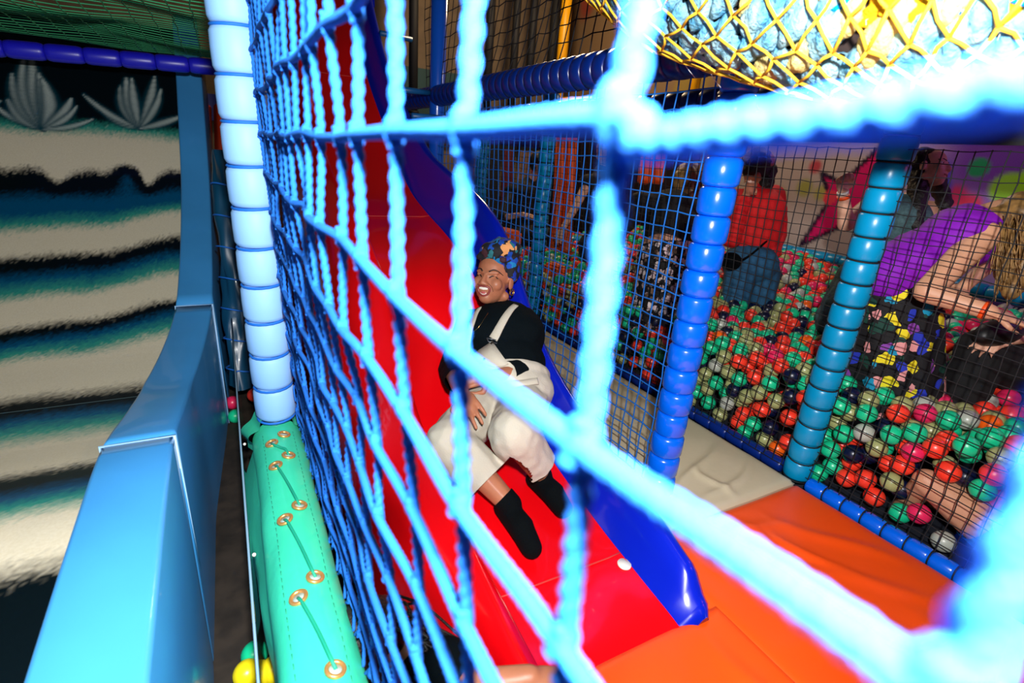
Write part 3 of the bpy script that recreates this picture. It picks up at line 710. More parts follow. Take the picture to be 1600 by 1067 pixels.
# ------------------------------------------------------------------ people: one continuous body from smooth blended volumes
TMPS = None
def blob(name, prims, vox, m, parent=None, smooth=6, cuts=(), wrinkle=0.0, wsc=18, solid=0.0, factor=.6):
    bm = bmesh.new()
    for p in prims:
        b2 = bmesh.new()
        if p[0] == 'c':
            _, a, ra, b, rb = p; a = Vector(a); b = Vector(b)
            for c, r in ((a, ra), (b, rb)):
                bmesh.ops.create_icosphere(b2, subdivisions=2, radius=r, matrix=Matrix.Translation(c))
            bmesh.ops.convex_hull(b2, input=b2.verts)
            loose = [v for v in b2.verts if not v.link_faces]
            bmesh.ops.delete(b2, geom=loose, context='VERTS')
        else:
            _, c, r, R = p
            M4 = Matrix.Translation(Vector(c)) @ (R.to_4x4() if R else Matrix()) @ Matrix.Diagonal((r[0], r[1], r[2], 1))
            bmesh.ops.create_icosphere(b2, subdivisions=3, radius=1, matrix=M4)
        tmp = bpy.data.meshes.new('t'); b2.to_mesh(tmp); b2.free(); bm.from_mesh(tmp); bpy.data.meshes.remove(tmp)
    me = bpy.data.meshes.new('tmp'); bm.to_mesh(me); bm.free()
    global TMPS
    if TMPS is None: TMPS = bpy.data.scenes.new('workbench')
    o = bpy.data.objects.new('tmp', me); TMPS.collection.objects.link(o)
    r = o.modifiers.new('r', 'REMESH'); r.mode = 'VOXEL'; r.voxel_size = vox; r.use_smooth_shade = True
    s = o.modifiers.new('s', 'SMOOTH'); s.iterations = smooth; s.factor = factor
    TMPS.view_layers[0].update(); dg = TMPS.view_layers[0].depsgraph
    out = bpy.data.meshes.new_from_object(o.evaluated_get(dg)); out.name = name
    bpy.data.objects.remove(o); bpy.data.meshes.remove(me)
    if wrinkle:
        nv = len(out.vertices); co = np.empty(nv * 3, np.float32); no = np.empty(nv * 3, np.float32)
        out.vertices.foreach_get('co', co); out.vertex_normals.foreach_get('vector', no); co = co.reshape(-1, 3); no = no.reshape(-1, 3)
        n = np.array([mnoise.noise(Vector(q)) * .6 + mnoise.noise(Vector(q) * 2.3) * .3 for q in (co * wsc).tolist()], np.float32)
        out.vertices.foreach_set('co', (co + no * (wrinkle * n)[:, None]).ravel()); out.update()
    if cuts:
        bm = bmesh.new(); bm.from_mesh(out)
        for (pt, nr, rad) in cuts:
            pt = Vector(pt); nr = Vector(nr).normalized()
            fs = [f for f in bm.faces if (f.calc_center_median() - pt).length < rad]
            g = list({v for f in fs for v in f.verts}) + list({e for f in fs for e in f.edges}) + fs
            bmesh.ops.bisect_plane(bm, geom=g, plane_co=pt, plane_no=nr, clear_outer=True)
        bm.to_mesh(out); bm.free()
    out.polygons.foreach_set('use_smooth', [True] * len(out.polygons))
    if not out.materials: out.materials.append(m)
    else: out.materials[0] = m
    return link_mesh(name, out, None, parent)
def frame(f, u):
    f = Vector(f).normalized(); u = Vector(u); u = (u - f * u.dot(f)).normalized(); r = f.cross(u)
    return Matrix((r, f, u)).transposed()          # columns: right, forward, up
def head_prims(c, F, h, neck=None, laugh=False):
    c = Vector(c); L = lambda a, b, d: c + F @ Vector((a * h, b * h, d * h)); P = []
    E = lambda a, b, d, r1, r2, r3: P.append(('e', L(a, b, d), (r1 * h, r2 * h, r3 * h), F))
    E(0, -.07, .14, .325, .41, .36); E(0, .10, -.12, .275, .265, .33); E(0, .20, -.34, .14, .14, .12)
    for s in (-1, 1):
        E(s * .165, .235, -.10, .12, .11, .12)                       # cheek
        P.append(('c', L(s * .05, .335, .085), .03 * h, L(s * .20, .275, .10), .026 * h))   # brow ridge
        E(s * .335, -.03, -.04, .035, .085, .13)                     # ear
        E(s * .06, .385, -.115, .042, .045, .035)                    # nostril wing
        P.append(('c', L(s * .10, -.05, -.34), .11 * h, L(s * .24, -.02, -.28), .09 * h))
    P.append(('c', L(0, .345, .06), .03 * h, L(0, .415, -.10), .048 * h))
    if not laugh:
        P.append(('c', L(-.08, .335, -.225), .027 * h, L(.08, .335, -.225), .027 * h)); P.append(('c', L(-.07, .33, -.27), .03 * h, L(.07, .33, -.27), .03 * h))
    if neck is not None:
        P.append(('c', L(0, -.08, -.22), .20 * h, Vector(neck), .215 * h))
    return P
def hand_prims(wrist, d, nrm, s=1.0, curl=(.35, .4, .45, .5), thumb=1, spread=.12, thumb_curl=.5):
    # d: direction of the palm, nrm: back of the hand, thumb: side of the thumb
    d = Vector(d).normalized(); nrm = Vector(nrm); nrm = (nrm - d * nrm.dot(d)).normalized(); sd = d.cross(nrm) * thumb; w = Vector(wrist); P = []
    R = Matrix((sd, d, nrm)).transposed()
    P.append(('e', w + d * (.045 * s), (.038 * s, .052 * s, .015 * s), R))
    for k in range(4):
        off = (1.5 - k) * .0205 * s; ln = (.070, .078, .073, .058)[k] * s; base = w + d * ((.080, .086, .083, .074)[k] * s) + sd * off
        P.append(('c', w + d * (.03 * s) + sd * off * .7, .011 * s, base, .0098 * s))
        dirn = (d + sd * ((1.5 - k) * spread)).normalized(); p = base; a = 0.0
        for q, (fr, r0, r1) in enumerate(((.45, .0095, .0088), (.32, .0088, .0078), (.23, .0078, .0066))):
            a += curl[k] * (1.0, 1.15, .8)[q]
            dd = dirn * math.cos(a) - nrm * math.sin(a); e = p + dd * (ln * fr); P.append(('c', p, r0 * s, e, r1 * s)); p = e
    b = w + d * (.022 * s) + sd * (.028 * s); e = b + (d * .55 + sd * .75 - nrm * .3).normalized() * (.04 * s)
    P.append(('c', w + d * (.02 * s) + sd * (.012 * s), .013 * s, e, .011 * s)); e2 = e + (d * .9 + sd * (.5 - thumb_curl) - nrm * .35).normalized() * (.03 * s)
    P.append(('c', e, .0105 * s, e2, .0085 * s)); P.append(('c', e2, .0085 * s, e2 + (d * 1.0 + sd * (.2 - thumb_curl) - nrm * .3).normalized() * (.022 * s), .0072 * s))
    return P
def cap(a, ra, b, rb): return ('c', Vector(a), ra, Vector(b), rb)
M_SKIN_B = mat('brown_skin', rgb(176, 112, 82), 0.45, 0.4, noise=0.10, nscale=30)
M_SKIN_L = mat('fair_skin', rgb(222, 168, 140), 0.5, 0.4, noise=0.06, nscale=30)
M_SKIN_T = mat('tan_skin', rgb(205, 150, 118), 0.5, 0.4, noise=0.06, nscale=30)
M_BLACKKNIT = mat('black_knit', rgb(4, 12, 17), 0.9, 0.1, bump=0.3, bscale=220)
M_CREAM = mat('cream_denim', rgb(192, 185, 170), 0.8, 0.2, bump=0.2, bscale=180)
M_SOCK = mat('black_sock', rgb(4, 8, 11), 0.9, 0.1, bump=0.4, bscale=300)
M_HAIRD = mat('dark_hair', rgb(20, 14, 12), 0.5, bump=.5, bscale=120)
M_HAIRB = mat('blonde_hair', rgb(150, 112, 62), 0.5, 0.4, noise=.5, nscale=40)
M_LIP = mat('lips', rgb(140, 62, 58), 0.4)
M_MOUTH = mat('mouth_inside', rgb(120, 40, 42), 0.5)
M_TEETH = mat('teeth', rgb(240, 236, 226), 0.3)
M_GOLD = mat('gold', rgb(230, 190, 110), 0.25, metal=1.0)
M_BAND = mat('orange_wristband', rgb(245, 80, 20), 0.5)

from mathutils.bvhtree import BVHTree
def bvh_of(*objs):
    vs = []; fs = []
    for o in objs:
        n = len(vs); vs += [v.co.copy() for v in o.data.vertices]; fs += [tuple(i + n for i in p.vertices) for p in o.data.polygons]
    return BVHTree.FromPolygons(vs, fs)
def on(bv, px, py, off=.003):
    # the point of a surface met along a direction from the camera, lifted off along its normal
    d = ray(px, py).normalized(); h = bv.ray_cast(Vector((0, 0, 0)), d, 9)
    if h[0] is None: return None, None
    n = h[1] if h[1].dot(d) < 0 else -h[1]
    return h[0] + n * off, n
def ribbon(name, pts, nrms, width, thick, m, parent, n=24):
    P = smooth_path(pts, n); N = smooth_path(nrms, n); vs = []; fs = []
    for i in range(n):
        T = (P[min(i+1, n-1)] - P[max(i-1, 0)]).normalized(); q = N[i].normalized(); s = T.cross(q).normalized() * (width(i/(n-1)) / 2 if callable(width) else width / 2)
        vs += [P[i] - s, P[i] - s * .9 + q * thick, P[i] + s * .9 + q * thick, P[i] + s]
    for i in range(n - 1):
        for j in range(4): a = i * 4 + j; b = i * 4 + (j + 1) % 4; fs.append((a, b, b + 4, a + 4))
    fs += [(3, 2, 1, 0), tuple(range(4 * n - 4, 4 * n))]
    return MB().add(vs, fs).build(name, m, parent)
def band(name, c, axis, r, width, m, parent, squash=1.0):
    return MB().lathe([(-width/2, r - .002), (-width/2, r), (width/2, r), (width/2, r - .002)], c, axis, 20, squash).build(name, m, parent)
CAMV = lambda a, b, c: AX @ Vector((a, b, c))

# ---- the laughing woman on the slide
W = empty('person', D(795, 640, 2.1), 'laughing woman in cream dungarees and patterned headwrap sliding down the red slide', 'person', None)
hip = D(795, 614, 2.12); neck = D(783, 484, 2.34)
sp = (neck - hip).normalized(); shR = D(736, 508, 2.28); shL = D(816, 503, 2.31)
rt = (shL - shR); rt = (rt - sp * rt.dot(sp)).normalized(); fr = rt.cross(sp); 
if fr.dot(-hip) < 0: fr = -fr
TR = Matrix((rt, fr, sp)).transposed()
elR = D(706, 576, 2.20); wrR = D(722, 614, 1.85); elL = D(826, 580, 2.13); wrL = D(770, 588, 1.97)
hR = D(768, 628, 2.10); knR = D(704, 690, 1.80); anR = D(797, 789, 1.75); toR = D(831, 856, 1.645)
hL = D(818, 630, 2.10); knL = D(803, 678, 1.74); anL = D(846, 744, 1.89); toL = D(880, 794, 1.80)
head = D(772, 436, 2.26); HF = frame(CAMV(-.42, -.02, .90), CAMV(.10, .98, .16)); hh = .245
foot = lambda an, to: [cap(an, .036, an + Vector((0, .035, -.035)), .034), cap(an + Vector((0, .03, -.03)), .036, an.lerp(to, .55) + Vector((0, 0, .002)), .037), cap(an.lerp(to, .55), .036, to, .029)]
torso = [('e', hip, (.172, .125, .12), TR), ('e', hip.lerp(neck, .32), (.158, .120, .15), TR), ('e', hip.lerp(neck, .66) + fr * .01, (.172, .125, .15), TR),
         ('e', hip.lerp(neck, .62) + fr * .075 - rt * .075, (.075, .055, .07), TR), ('e', hip.lerp(neck, .62) + fr * .075 + rt * .075, (.075, .055, .07), TR),
         cap(shR, .062, shL, .062), cap(neck, .058, hip.lerp(neck, .8), .11)]
arms = [cap(shR, .058, elR, .044), cap(elR, .042, wrR, .028), cap(shL, .058, elL, .046), cap(elL, .043, wrL, .028)]
legs = [cap(hR, .095, knR, .062), cap(knR, .058, anR, .036), cap(hL, .095, knL, .062), cap(knL, .058, anL, .036)] + foot(anR, toR) + foot(anL, toL)
hands = hand_prims(wrR, D(750, 664, 1.73) - wrR, CAMV(.05, .35, .93), .98, (.15, .18, .22, .28), thumb=1, spread=.10) + \
        hand_prims(wrL, D(730, 590, 1.93) - wrL, CAMV(0, .35, .93), .98, (.3, .35, .4, .45), thumb=-1)
body = blob('body', torso + arms + legs + hands + head_prims(head, HF, hh, neck, True), .0046, M_SKIN_B, W, 5, factor=.5)
infl = lambda P, d: [('c', p[1], p[2] + d, p[3], p[4] + d) if p[0] == 'c' else ('e', p[1], tuple(r + d for r in p[2]), p[3]) for p in P]
slv = [cap(shR, .068, elR, .060), cap(elR, .060, elR.lerp(wrR, .55), .052), cap(shL, .068, elL, .064), cap(elL, .064, elL.lerp(wrL, .62), .054)]
shirt = blob('sweater', infl(torso[1:6], .012) + slv + [cap(neck - sp * .02, .068, hip.lerp(neck, .8), .12), cap(neck + sp * .012, .062, neck - sp * .02, .066)], .006, M_BLACKKNIT, W, 6,
             cuts=[(neck + sp * .018, sp, .12), (elR.lerp(wrR, .55), wrR - elR, .075), (elL.lerp(wrL, .62), wrL - elL, .075)], wrinkle=.006, wsc=14)
hemR = knR.lerp(anR, .62); hemL = knL.lerp(anL, .66)
tr = blob('trousers', [('e', hip + fr * .005, (.188, .142, .125), TR), ('e', hip.lerp(neck, .15), (.186, .144, .07), TR), cap(hR, .112, knR, .088), cap(knR, .088, hemR, .082), cap(hemR, .082, hemR.lerp(anR, .3), .085),
                       cap(hL, .112, knL, .090), cap(knL, .090, hemL, .085), cap(hemL, .085, hemL.lerp(anL, .3), .088)], .0062, M_CREAM, W, 6,
          cuts=[(hip.lerp(neck, .20), sp, .26), (hemR, anR - knR, .15), (hemL, anL - knL, .14)], wrinkle=.009, wsc=13)
def sock(name, an, to, kn, k):
    top = an.lerp(kn, k)
    return blob(name, infl(foot(an, to), .006) + [cap(top, .045, an, .043)], .005, M_SOCK, W, 5, cuts=[(top, kn - an, .07)])
sock('sock', anR, toR, knR, .12); sock('sock', anL, toL, knL, .12)
bt = bvh_of(shirt, tr)
def strip_on(name, pix, width, m, off=.004, thick=.004, n=24, bv=None):
    P = []; N = []
    for a, b in pix:
        p, q = on(bv or bt, a, b, off)
        if p is not None: P.append(p); N.append(q)
    return ribbon(name, P, N, width, thick, m, W, n) if len(P) > 1 else None
strip_on('strap', [(806, 478), (799, 484), (790, 496), (782, 510), (775, 523), (771, 530)], lambda u: .026 + .016 * u, M_CREAM)
strip_on('strap', [(750, 482), (744, 492), (739, 505), (735, 520), (731, 540), (729, 556)], lambda u: .028 + .008 * u, M_CREAM)
c, n_ = on(bt, 770, 532, .010)
u = (AX @ Vector((1, -.2, 0))); MB().tube([c - u * .022, c + u * .022, c + u * .018 - sp * .016, c - u * .016 - sp * .016, c - u * .022], .0026, 6).build('buckle', M_STEEL, W)
MB().lathe([(0, .009), (.004, .008)], c - sp * .022 + n_ * .002, n_, 14).build('button', mat('dark_button', rgb(70, 66, 60), .4, metal=.6), W)
# the bib has slipped and hangs folded below the buckle
bibpix = [(770, 535), (779, 549), (794, 569), (786, 573), (774, 574), (760, 571), (748, 566), (738, 558), (752, 548), (762, 541)]
front = []
for a, b in bibpix:
    p, q = on(bt, a, b, .012); front.append(p)
cen = sum(front, Vector()) / len(front) + n_ * .012; k = len(front); back = [p - n_ * .008 for p in front]
MB().add(front + [cen] + back, [(j, (j + 1) % k, k) for j in range(k)] + [(j, j + k + 1, (j + 1) % k + k + 1, (j + 1) % k) for j in range(k)]).build('bib', M_CREAM, W)
for a, b in ((768, 566), (757, 562)):
    MB().lathe([(0, .005), (.003, .0045)], D(a, b, (cen - n_ * .0).length / ray(a, b).length) + n_ * .004, n_, 10).build('rivet', M_STEEL, W)
strip_on('waistband', [(738, 604), (752, 601), (768, 600), (790, 600), (812, 600), (832, 597), (839, 596)], .030, M_CREAM, .004, .005)
for pix in ([(738, 520), (748, 512), (756, 500), (763, 490)],):
    P = [on(bt, a, b, .004)[0] for a, b in pix]; P = [p for p in P if p]
    if len(P) > 2: MB().tube(smooth_path(P, 14), .0012, 5).build('necklace', M_GOLD, W)
# face
bb = bvh_of(body)
L = lambda a, b, d: head + HF @ Vector((a * hh, b * hh, d * hh))
def fpt(a, d, off=.002):
    o_ = L(a, .9, d); h = bb.ray_cast(o_, -(HF @ Vector((0, 1, 0))), .5)
    return (h[0] + (HF @ Vector((0, 1, 0))) * off) if h[0] else L(a, .36, d)
M_BROW = mat('eyebrow', rgb(48, 28, 20), .7)
for s in (-1, 1):
    MB().tube(smooth_path([fpt(s * .065, .105), fpt(s * .13, .145), fpt(s * .20, .13), fpt(s * .255, .075)], 12), lambda t_: .0035 * (1 - .5 * t_), 6).build('eyebrow', M_BROW, W)
    MB().tube(smooth_path([fpt(s * .075, .0, .001), fpt(s * .12, .035, .001), fpt(s * .165, .035, .001), fpt(s * .215, .0, .001)], 12), .0026, 6).build('closed_eye', mat('eyelash', rgb(25, 14, 12), .6), W)
    MB().sphere(fpt(s * .145, .055, -.004), (.014, .007, .008), 12, 8, R=HF).build('eyelid', M_SKIN_B, W)
    MB().tube(smooth_path([fpt(s * .095, -.10, .0), fpt(s * .15, -.16, .0), fpt(s * .165, -.23, .0)], 8), .0016, 5).build('smile_line', mat('skin_crease', rgb(112, 64, 46), .6), W)
mc = fpt(0, -.235, 0)
mouth = []
for i in range(25):
    a = 2 * PI * i / 24; x = .118 * math.cos(a); z = -.215 + (.062 if math.sin(a) > 0 else .105) * math.sin(a) + .02 * abs(math.cos(a)) ** 2
    mouth.append((x, z))
P = [fpt(x, z, .001) for x, z in mouth]
cin = fpt(0, -.24, -.010)
MB().add(P[:24] + [cin], [(j, (j + 1) % 24, 24) for j in range(24)]).build('mouth', M_MOUTH, W)
MB().tube(P, .0046, 8).build('lips', M_LIP, W)
tv = []
for i in range(9):
    x = -.088 + .176 * i / 8; zt = -.165 - .012 * (1 - abs(x) / .09); tv += [fpt(x, zt, .0022), fpt(x * .95, zt - .042, .0025)]
MB().add(tv, [(2 * j, 2 * j + 2, 2 * j + 3, 2 * j + 1) for j in range(8)]).build('upper_teeth', M_TEETH, W)
tv = []
for i in range(7):
    x = -.06 + .12 * i / 6; zt = -.300 + .015 * (abs(x) / .06) ** 2; tv += [fpt(x, zt + .02, .0012), fpt(x, zt - .004, .0015)]
MB().add(tv, [(2 * j, 2 * j + 2, 2 * j + 3, 2 * j + 1) for j in range(6)]).build('lower_teeth', M_TEETH, W)
MB().sphere(fpt(0, -.262, -.004), (.016, .006, .010), 12, 8, R=HF).build('tongue', mat('tongue', rgb(185, 95, 95), .4), W)
ear = L(-.355, -.02, -.15)
for k_, rr in ((0, .014), (1, .010)):
    c = ear + HF @ Vector((-.006 - .003 * k_, .010 * k_, -.010 - .004 * k_))
    MB().tube([c + (HF @ Vector((.2, .9, 0))).normalized() * (rr * math.cos(q)) + HF @ Vector((0, 0, 1)) * (rr * math.sin(q)) for q in [2 * PI * z / 20 for z in range(21)]], .0028, 8, False).build('hoop_earring', M_GOLD, W)
M_WRAP = print_mat('headwrap_print', rgb(14, 14, 22), [rgb(0, 120, 180), rgb(14, 14, 22), rgb(10, 50, 160), rgb(62, 30, 40), rgb(0, 70, 170), rgb(216, 150, 90), rgb(20, 20, 28), rgb(30, 110, 120)], 34, .62, warp=2.0)
wp = [('e', L(0, -.13, .20), (.365 * hh, .42 * hh, .33 * hh), HF), ('e', L(.02, .10, .47), (.28 * hh, .22 * hh, .19 * hh), HF), ('e', L(-.12, -.05, .56), (.31 * hh, .30 * hh, .20 * hh), HF), ('e', L(-.30, -.10, .24), (.13 * hh, .20 * hh, .28 * hh), HF)]
for a in range(5): wp.append(('c', L(.22 - .08 * a, .14 - .03 * abs(a - 2), .36 + .05 * math.sin(a * 2)), .055 * hh, L(.02 - .09 * a, -.02, .72 - .03 * a), .055 * hh))
wp.append(('c', L(-.25, .22, .34), .06 * hh, L(.25, .20, .36), .06 * hh))
blob('headwrap', wp, .005, M_WRAP, W, 3, wrinkle=.004, wsc=40)

# ---- people in and around the ball pit
def arm(prims, a, b, c, r=.045, r2=.036, r3=.026): prims += [cap(a, r, b, r2), cap(b, r2, c, r3)]
def hair_strands(name, root_pts, m, parent, n, length, spread, rad=.004, grav=Vector((0, 0, -1))):
    mb = MB()
    for i in range(n):
        a = random.choice(root_pts) + Vector([random.uniform(-spread, spread) for _ in range(3)])
        d = Vector([random.uniform(-.25, .25) for _ in range(3)]); Lh = length * random.uniform(.6, 1.05); P = [a]
        for k in range(6): P.append(P[-1] + (grav + d * (1 - k / 6)).normalized() * (Lh / 6) + Vector([random.uniform(-.006, .006) for _ in range(3)]))
        mb.tube(P, lambda t_: rad * (1 - .6 * t_), 5)
    o = mb.build(name, m, parent); o['kind'] = 'stuff'; return o
def face(root, c, F, h, bd, iris=rgb(60, 40, 30), lip=None):
    bv = bvh_of(bd); fwd = F @ Vector((0, 1, 0)); c = Vector(c)
    def q(a, d, off): 
        o_ = c + F @ Vector((a * h, .9 * h, d * h)); hh_ = bv.ray_cast(o_, -fwd, .5); return (hh_[0] if hh_[0] else c + F @ Vector((a * h, .33 * h, d * h))) + fwd * off
    for s in (-1, 1):
        ey = MB().sphere(q(s * .14, .03, -.008), .0125, 12, 8).build('eye', mat('eye_white', rgb(225, 220, 215), .3), root)
        MB().sphere(q(s * .14, .03, .0015), .0052, 8, 6).build('iris', mat('iris', iris, .2), ey)
        MB().tube([q(s * .06, .10, .001), q(s * .14, .13, .001), q(s * .22, .10, .001)], .003, 6).build('eyebrow', M_BROW, root)
    MB().tube(smooth_path([q(-.09, -.245, 0), q(0, -.235, .002), q(.09, -.245, 0)], 9), .0042, 6).build('lips', mat('pink_lips', rgb(176, 90, 88), .4), root)

# woman in the red sweater, seen from behind
R_ = empty('person', D(1172, 470, 3.62), 'person in red sweater and jeans standing in the balls beside the royal blue post', 'person')
pv = D(1172, 412, 3.62); nk = D(1188, 296, 3.60); u_ = (nk - pv).normalized(); F0 = frame(CAMV(.3, .1, -.95), Vector((0, 0, 1)))
s1 = D(1150, 312, 3.52); s2 = D(1210, 305, 3.66); e1 = D(1143, 372, 3.42); w1 = D(1166, 304, 3.36); e2 = D(1216, 366, 3.72); w2 = D(1206, 402, 3.55); hd = D(1184, 262, 3.56)
k1 = D(1146, 482, 3.60); k2 = D(1188, 484, 3.66)
tor = [('e', pv, (.17, .125, .13), F0), ('e', pv.lerp(nk, .45), (.165, .12, .19), F0), ('e', pv.lerp(nk, .72), (.18, .125, .14), F0), cap(s1, .06, s2, .06), cap(nk, .055, pv.lerp(nk, .85), .09)]
lg = [cap(D(1158, 425, 3.6), .10, k1, .072), cap(k1, .07, k1 + Vector((0, .05, -.36)), .05), cap(D(1192, 425, 3.65), .10, k2, .072), cap(k2, .07, k2 + Vector((0, .05, -.36)), .05)]
ap = []; arm(ap, s1, e1, w1); arm(ap, s2, e2, w2)
HFr = frame(CAMV(-.75, .1, -.3), CAMV(.05, 1, 0))
blob('body', tor + lg + ap + hand_prims(w1, D(1184, 270, 3.38) - w1, CAMV(.2, .2, 1), 1, (.5, .55, .6, .65)) + hand_prims(w2, D(1200, 425, 3.5) - w2, CAMV(.5, 0, .8), 1) + head_prims(hd, HFr, .23, nk), .0075, M_SKIN_B, R_, 4)
blob('sweater', infl(tor[1:], .015) + [cap(s1, .075, e1, .066), cap(e1, .064, e1.lerp(w1, .85), .045), cap(s2, .075, e2, .062), cap(e2, .06, e2.lerp(w2, .85), .045)], .009, mat('red_knit', rgb(206, 8, 14), .8, bump=.3, bscale=160), R_, 6, wrinkle=.014, wsc=9)
blob('jeans', infl(tor[:1], .02) + infl(lg, .016), .009, mat('blue_denim', rgb(34, 92, 132), .85, noise=.3, nscale=30, bump=.2, bscale=200), R_, 5, wrinkle=.01, wsc=10)
blob('hair', [('e', hd + Vector((0, .01, .02)), (.092, .105, .12), HFr), cap(hd + CAMV(.06, -.02, 0), .07, hd + CAMV(.05, -.12, .02), .05)], .008, M_HAIRD, R_, 3, wrinkle=.01, wsc=30)
band('wristband', w1.lerp(e1, .12), (w1 - e1), .033, .022, M_WHITE, R_)
blob('waist_bag', [('e', D(1142, 408, 3.42), (.07, .05, .06), F0)], .008, M_SOCK, R_, 3)
MB().tube(smooth_path([D(1148, 412, 3.38), D(1170, 400, 3.42), D(1192, 382, 3.48), D(1210, 365, 3.56)], 12), .007, 6).build('bag_strap', M_SOCK, R_)
AVOID.append((pv.x, pv.y, .16, 0))

# woman with the raised fist
B_ = empty('person', D(1370, 470, 3.0), 'long haired woman in grey teal dress raising her fist before the star mural', 'person')
hd = D(1452, 264, 2.86); nk = D(1432, 305, 2.92); pv = D(1352, 440, 3.02); s1 = D(1362, 318, 2.92); s2 = D(1462, 330, 3.02); e1 = D(1322, 350, 2.86); w1 = D(1317, 302, 2.78)
F0 = frame(CAMV(.1, -.1, .95), (nk - pv)); HFb = frame(CAMV(.55, -.05, .8), CAMV(.28, .95, .1))
tor = [('e', pv, (.16, .12, .13), F0), ('e', pv.lerp(nk, .4), (.14, .11, .17), F0), ('e', pv.lerp(nk, .7), (.155, .115, .14), F0), cap(s1, .055, s2, .055), cap(nk, .05, pv.lerp(nk, .85), .09)]
ap = []; arm(ap, s1, e1, w1, .052, .045, .027); e2 = D(1452, 400, 2.95); w2 = D(1400, 440, 2.85); arm(ap, s2, e2, w2)
lg = [cap(D(1335, 455, 3.02), .09, D(1318, 520, 2.98), .065), cap(D(1365, 460, 3.05), .09, D(1352, 525, 3.02), .065), cap(D(1318, 520, 2.98), .06, D(1318, 560, 3.0), .05), cap(D(1352, 525, 3.02), .06, D(1350, 565, 3.04), .05)]
bd = blob('body', tor + ap + lg + hand_prims(w1, D(1316, 272, 2.77) - w1, CAMV(-.1, 0, -1), 1.0, (1.15, 1.2, 1.25, 1.25), thumb=-1, spread=.03, thumb_curl=1.3) + hand_prims(w2, CAMV(-.8, -.3, .2), CAMV(0, .3, 1), 1) + head_prims(hd, HFb, .225, nk), .0065, M_SKIN_L, B_, 4)
face(B_, hd, HFb, .225, bd)
blob('dress', infl(tor[:3], .016) + [cap(pv, .16, D(1330, 500, 3.02), .19)], .009, mat('grey_teal_cloth', rgb(78, 112, 116), .85, noise=.4, nscale=60), B_, 5, wrinkle=.014, wsc=10)
blob('hair', [('e', hd + HFb @ Vector((0, -.045, .035)), (.088, .098, .10), HFb), cap(hd + CAMV(-.045, .03, -.03), .055, D(1436, 300, 2.86), .05), cap(D(1436, 298, 2.86), .05, D(1432, 352, 2.84), .035), cap(hd + CAMV(.06, .02, -.04), .045, D(1476, 320, 2.95), .04)], .007, M_HAIRD, B_, 3, wrinkle=.012, wsc=26)
band('wristband', w1.lerp(e1, .12), w1 - e1, .031, .018, M_BAND, B_); band('wristband', w1.lerp(e1, -.02), w1 - e1, .029, .014, M_WHITE, B_)
AVOID.append((pv.x, pv.y, .14, 0))

# woman in the purple top, bending to the right
C_1 = empty('person', D(1390, 600, 2.3), 'blonde woman in purple vest top and black flowered skirt bending over', 'person')
pv = D(1398, 425, 2.28); ch = D(1500, 372, 2.08); nk = D(1562, 338, 2.05); s1 = D(1538, 366, 1.97); s2 = D(1566, 330, 2.25); e1 = D(1447, 455, 1.97); w1 = D(1546, 487, 1.84); hd = D(1606, 350, 1.98)
sp_ = (ch - pv).normalized(); F0 = frame(CAMV(.35, -.9, .1), sp_); HFc = frame(CAMV(.55, -.8, .05), CAMV(.6, .45, .3))
tor = [('e', pv, (.165, .13, .13), F0), ('e', pv.lerp(ch, .45), (.14, .115, .15), F0), ('e', ch, (.15, .12, .15), F0), cap(ch, .11, nk, .07), cap(s1, .062, s2, .058)]
ap = []; arm(ap, s1, e1, w1, .058, .045, .029); e2 = D(1552, 405, 2.2); w2 = D(1508, 446, 2.12); arm(ap, s2, e2, w2)
lg = [cap(pv, .10, D(1372, 540, 2.36), .075), cap(D(1372, 540, 2.36), .07, D(1372, 625, 2.40), .05), cap(pv, .10, D(1410, 540, 2.44), .075), cap(D(1410, 540, 2.44), .07, D(1412, 620, 2.46), .05)]
blob('body', tor + ap + lg + hand_prims(w1, D(1602, 502, 1.83) - w1, CAMV(.1, .8, .6), 1.0, (.15, .2, .3, .4), thumb=1) + hand_prims(w2, CAMV(-.6, -.6, .2), CAMV(0, .3, 1), 1, (.6, .6, .7, .7)) + head_prims(hd, HFc, .225, nk), .0065, M_SKIN_T, C_1, 4)
blob('vest_top', infl(tor[:3], .012) + [cap(ch, .118, ch.lerp(nk, .45), .095)], .008, mat('purple_jersey', rgb(128, 18, 176), .7, .3), C_1, 5, cuts=[(ch.lerp(nk, .42), nk - ch, .2)], wrinkle=.008, wsc=14)
M_FLORAL = print_mat('flowered_skirt_print', rgb(8, 8, 14), [rgb(8, 8, 14), rgb(232, 214, 30), rgb(8, 8, 14), rgb(225, 150, 150), rgb(30, 50, 180), rgb(0, 140, 180), rgb(130, 60, 160), rgb(8, 8, 14), rgb(10, 60, 50)], 18, .58, warp=1.1)
def skirt(name, top, bot, rt_, rb, m, parent, sq=.8, n=48, folds=9, amp=.018):
    ax = (bot - top); u = ax.orthogonal().normalized(); u = (u - ax.normalized() * u.dot(ax.normalized())).normalized(); v = ax.normalized().cross(u)
    def f(a, b):
        t_ = 2 * PI * a; r = rt_ + (rb - rt_) * b ** .8 + amp * b * math.sin(folds * t_ + 2 * math.sin(t_ * 2)); return top + ax * b + u * (r * math.cos(t_)) + v * (r * math.sin(t_) * sq)
    return MB().grid(f, n, 24).build(name, m, parent)
skirt('skirt', D(1404, 408, 2.28), D(1386, 634, 2.44), .155, .20, M_FLORAL, C_1, 1.0)
band('wristband', w1.lerp(e1, .07), w1 - e1, .033, .016, M_BAND, C_1)
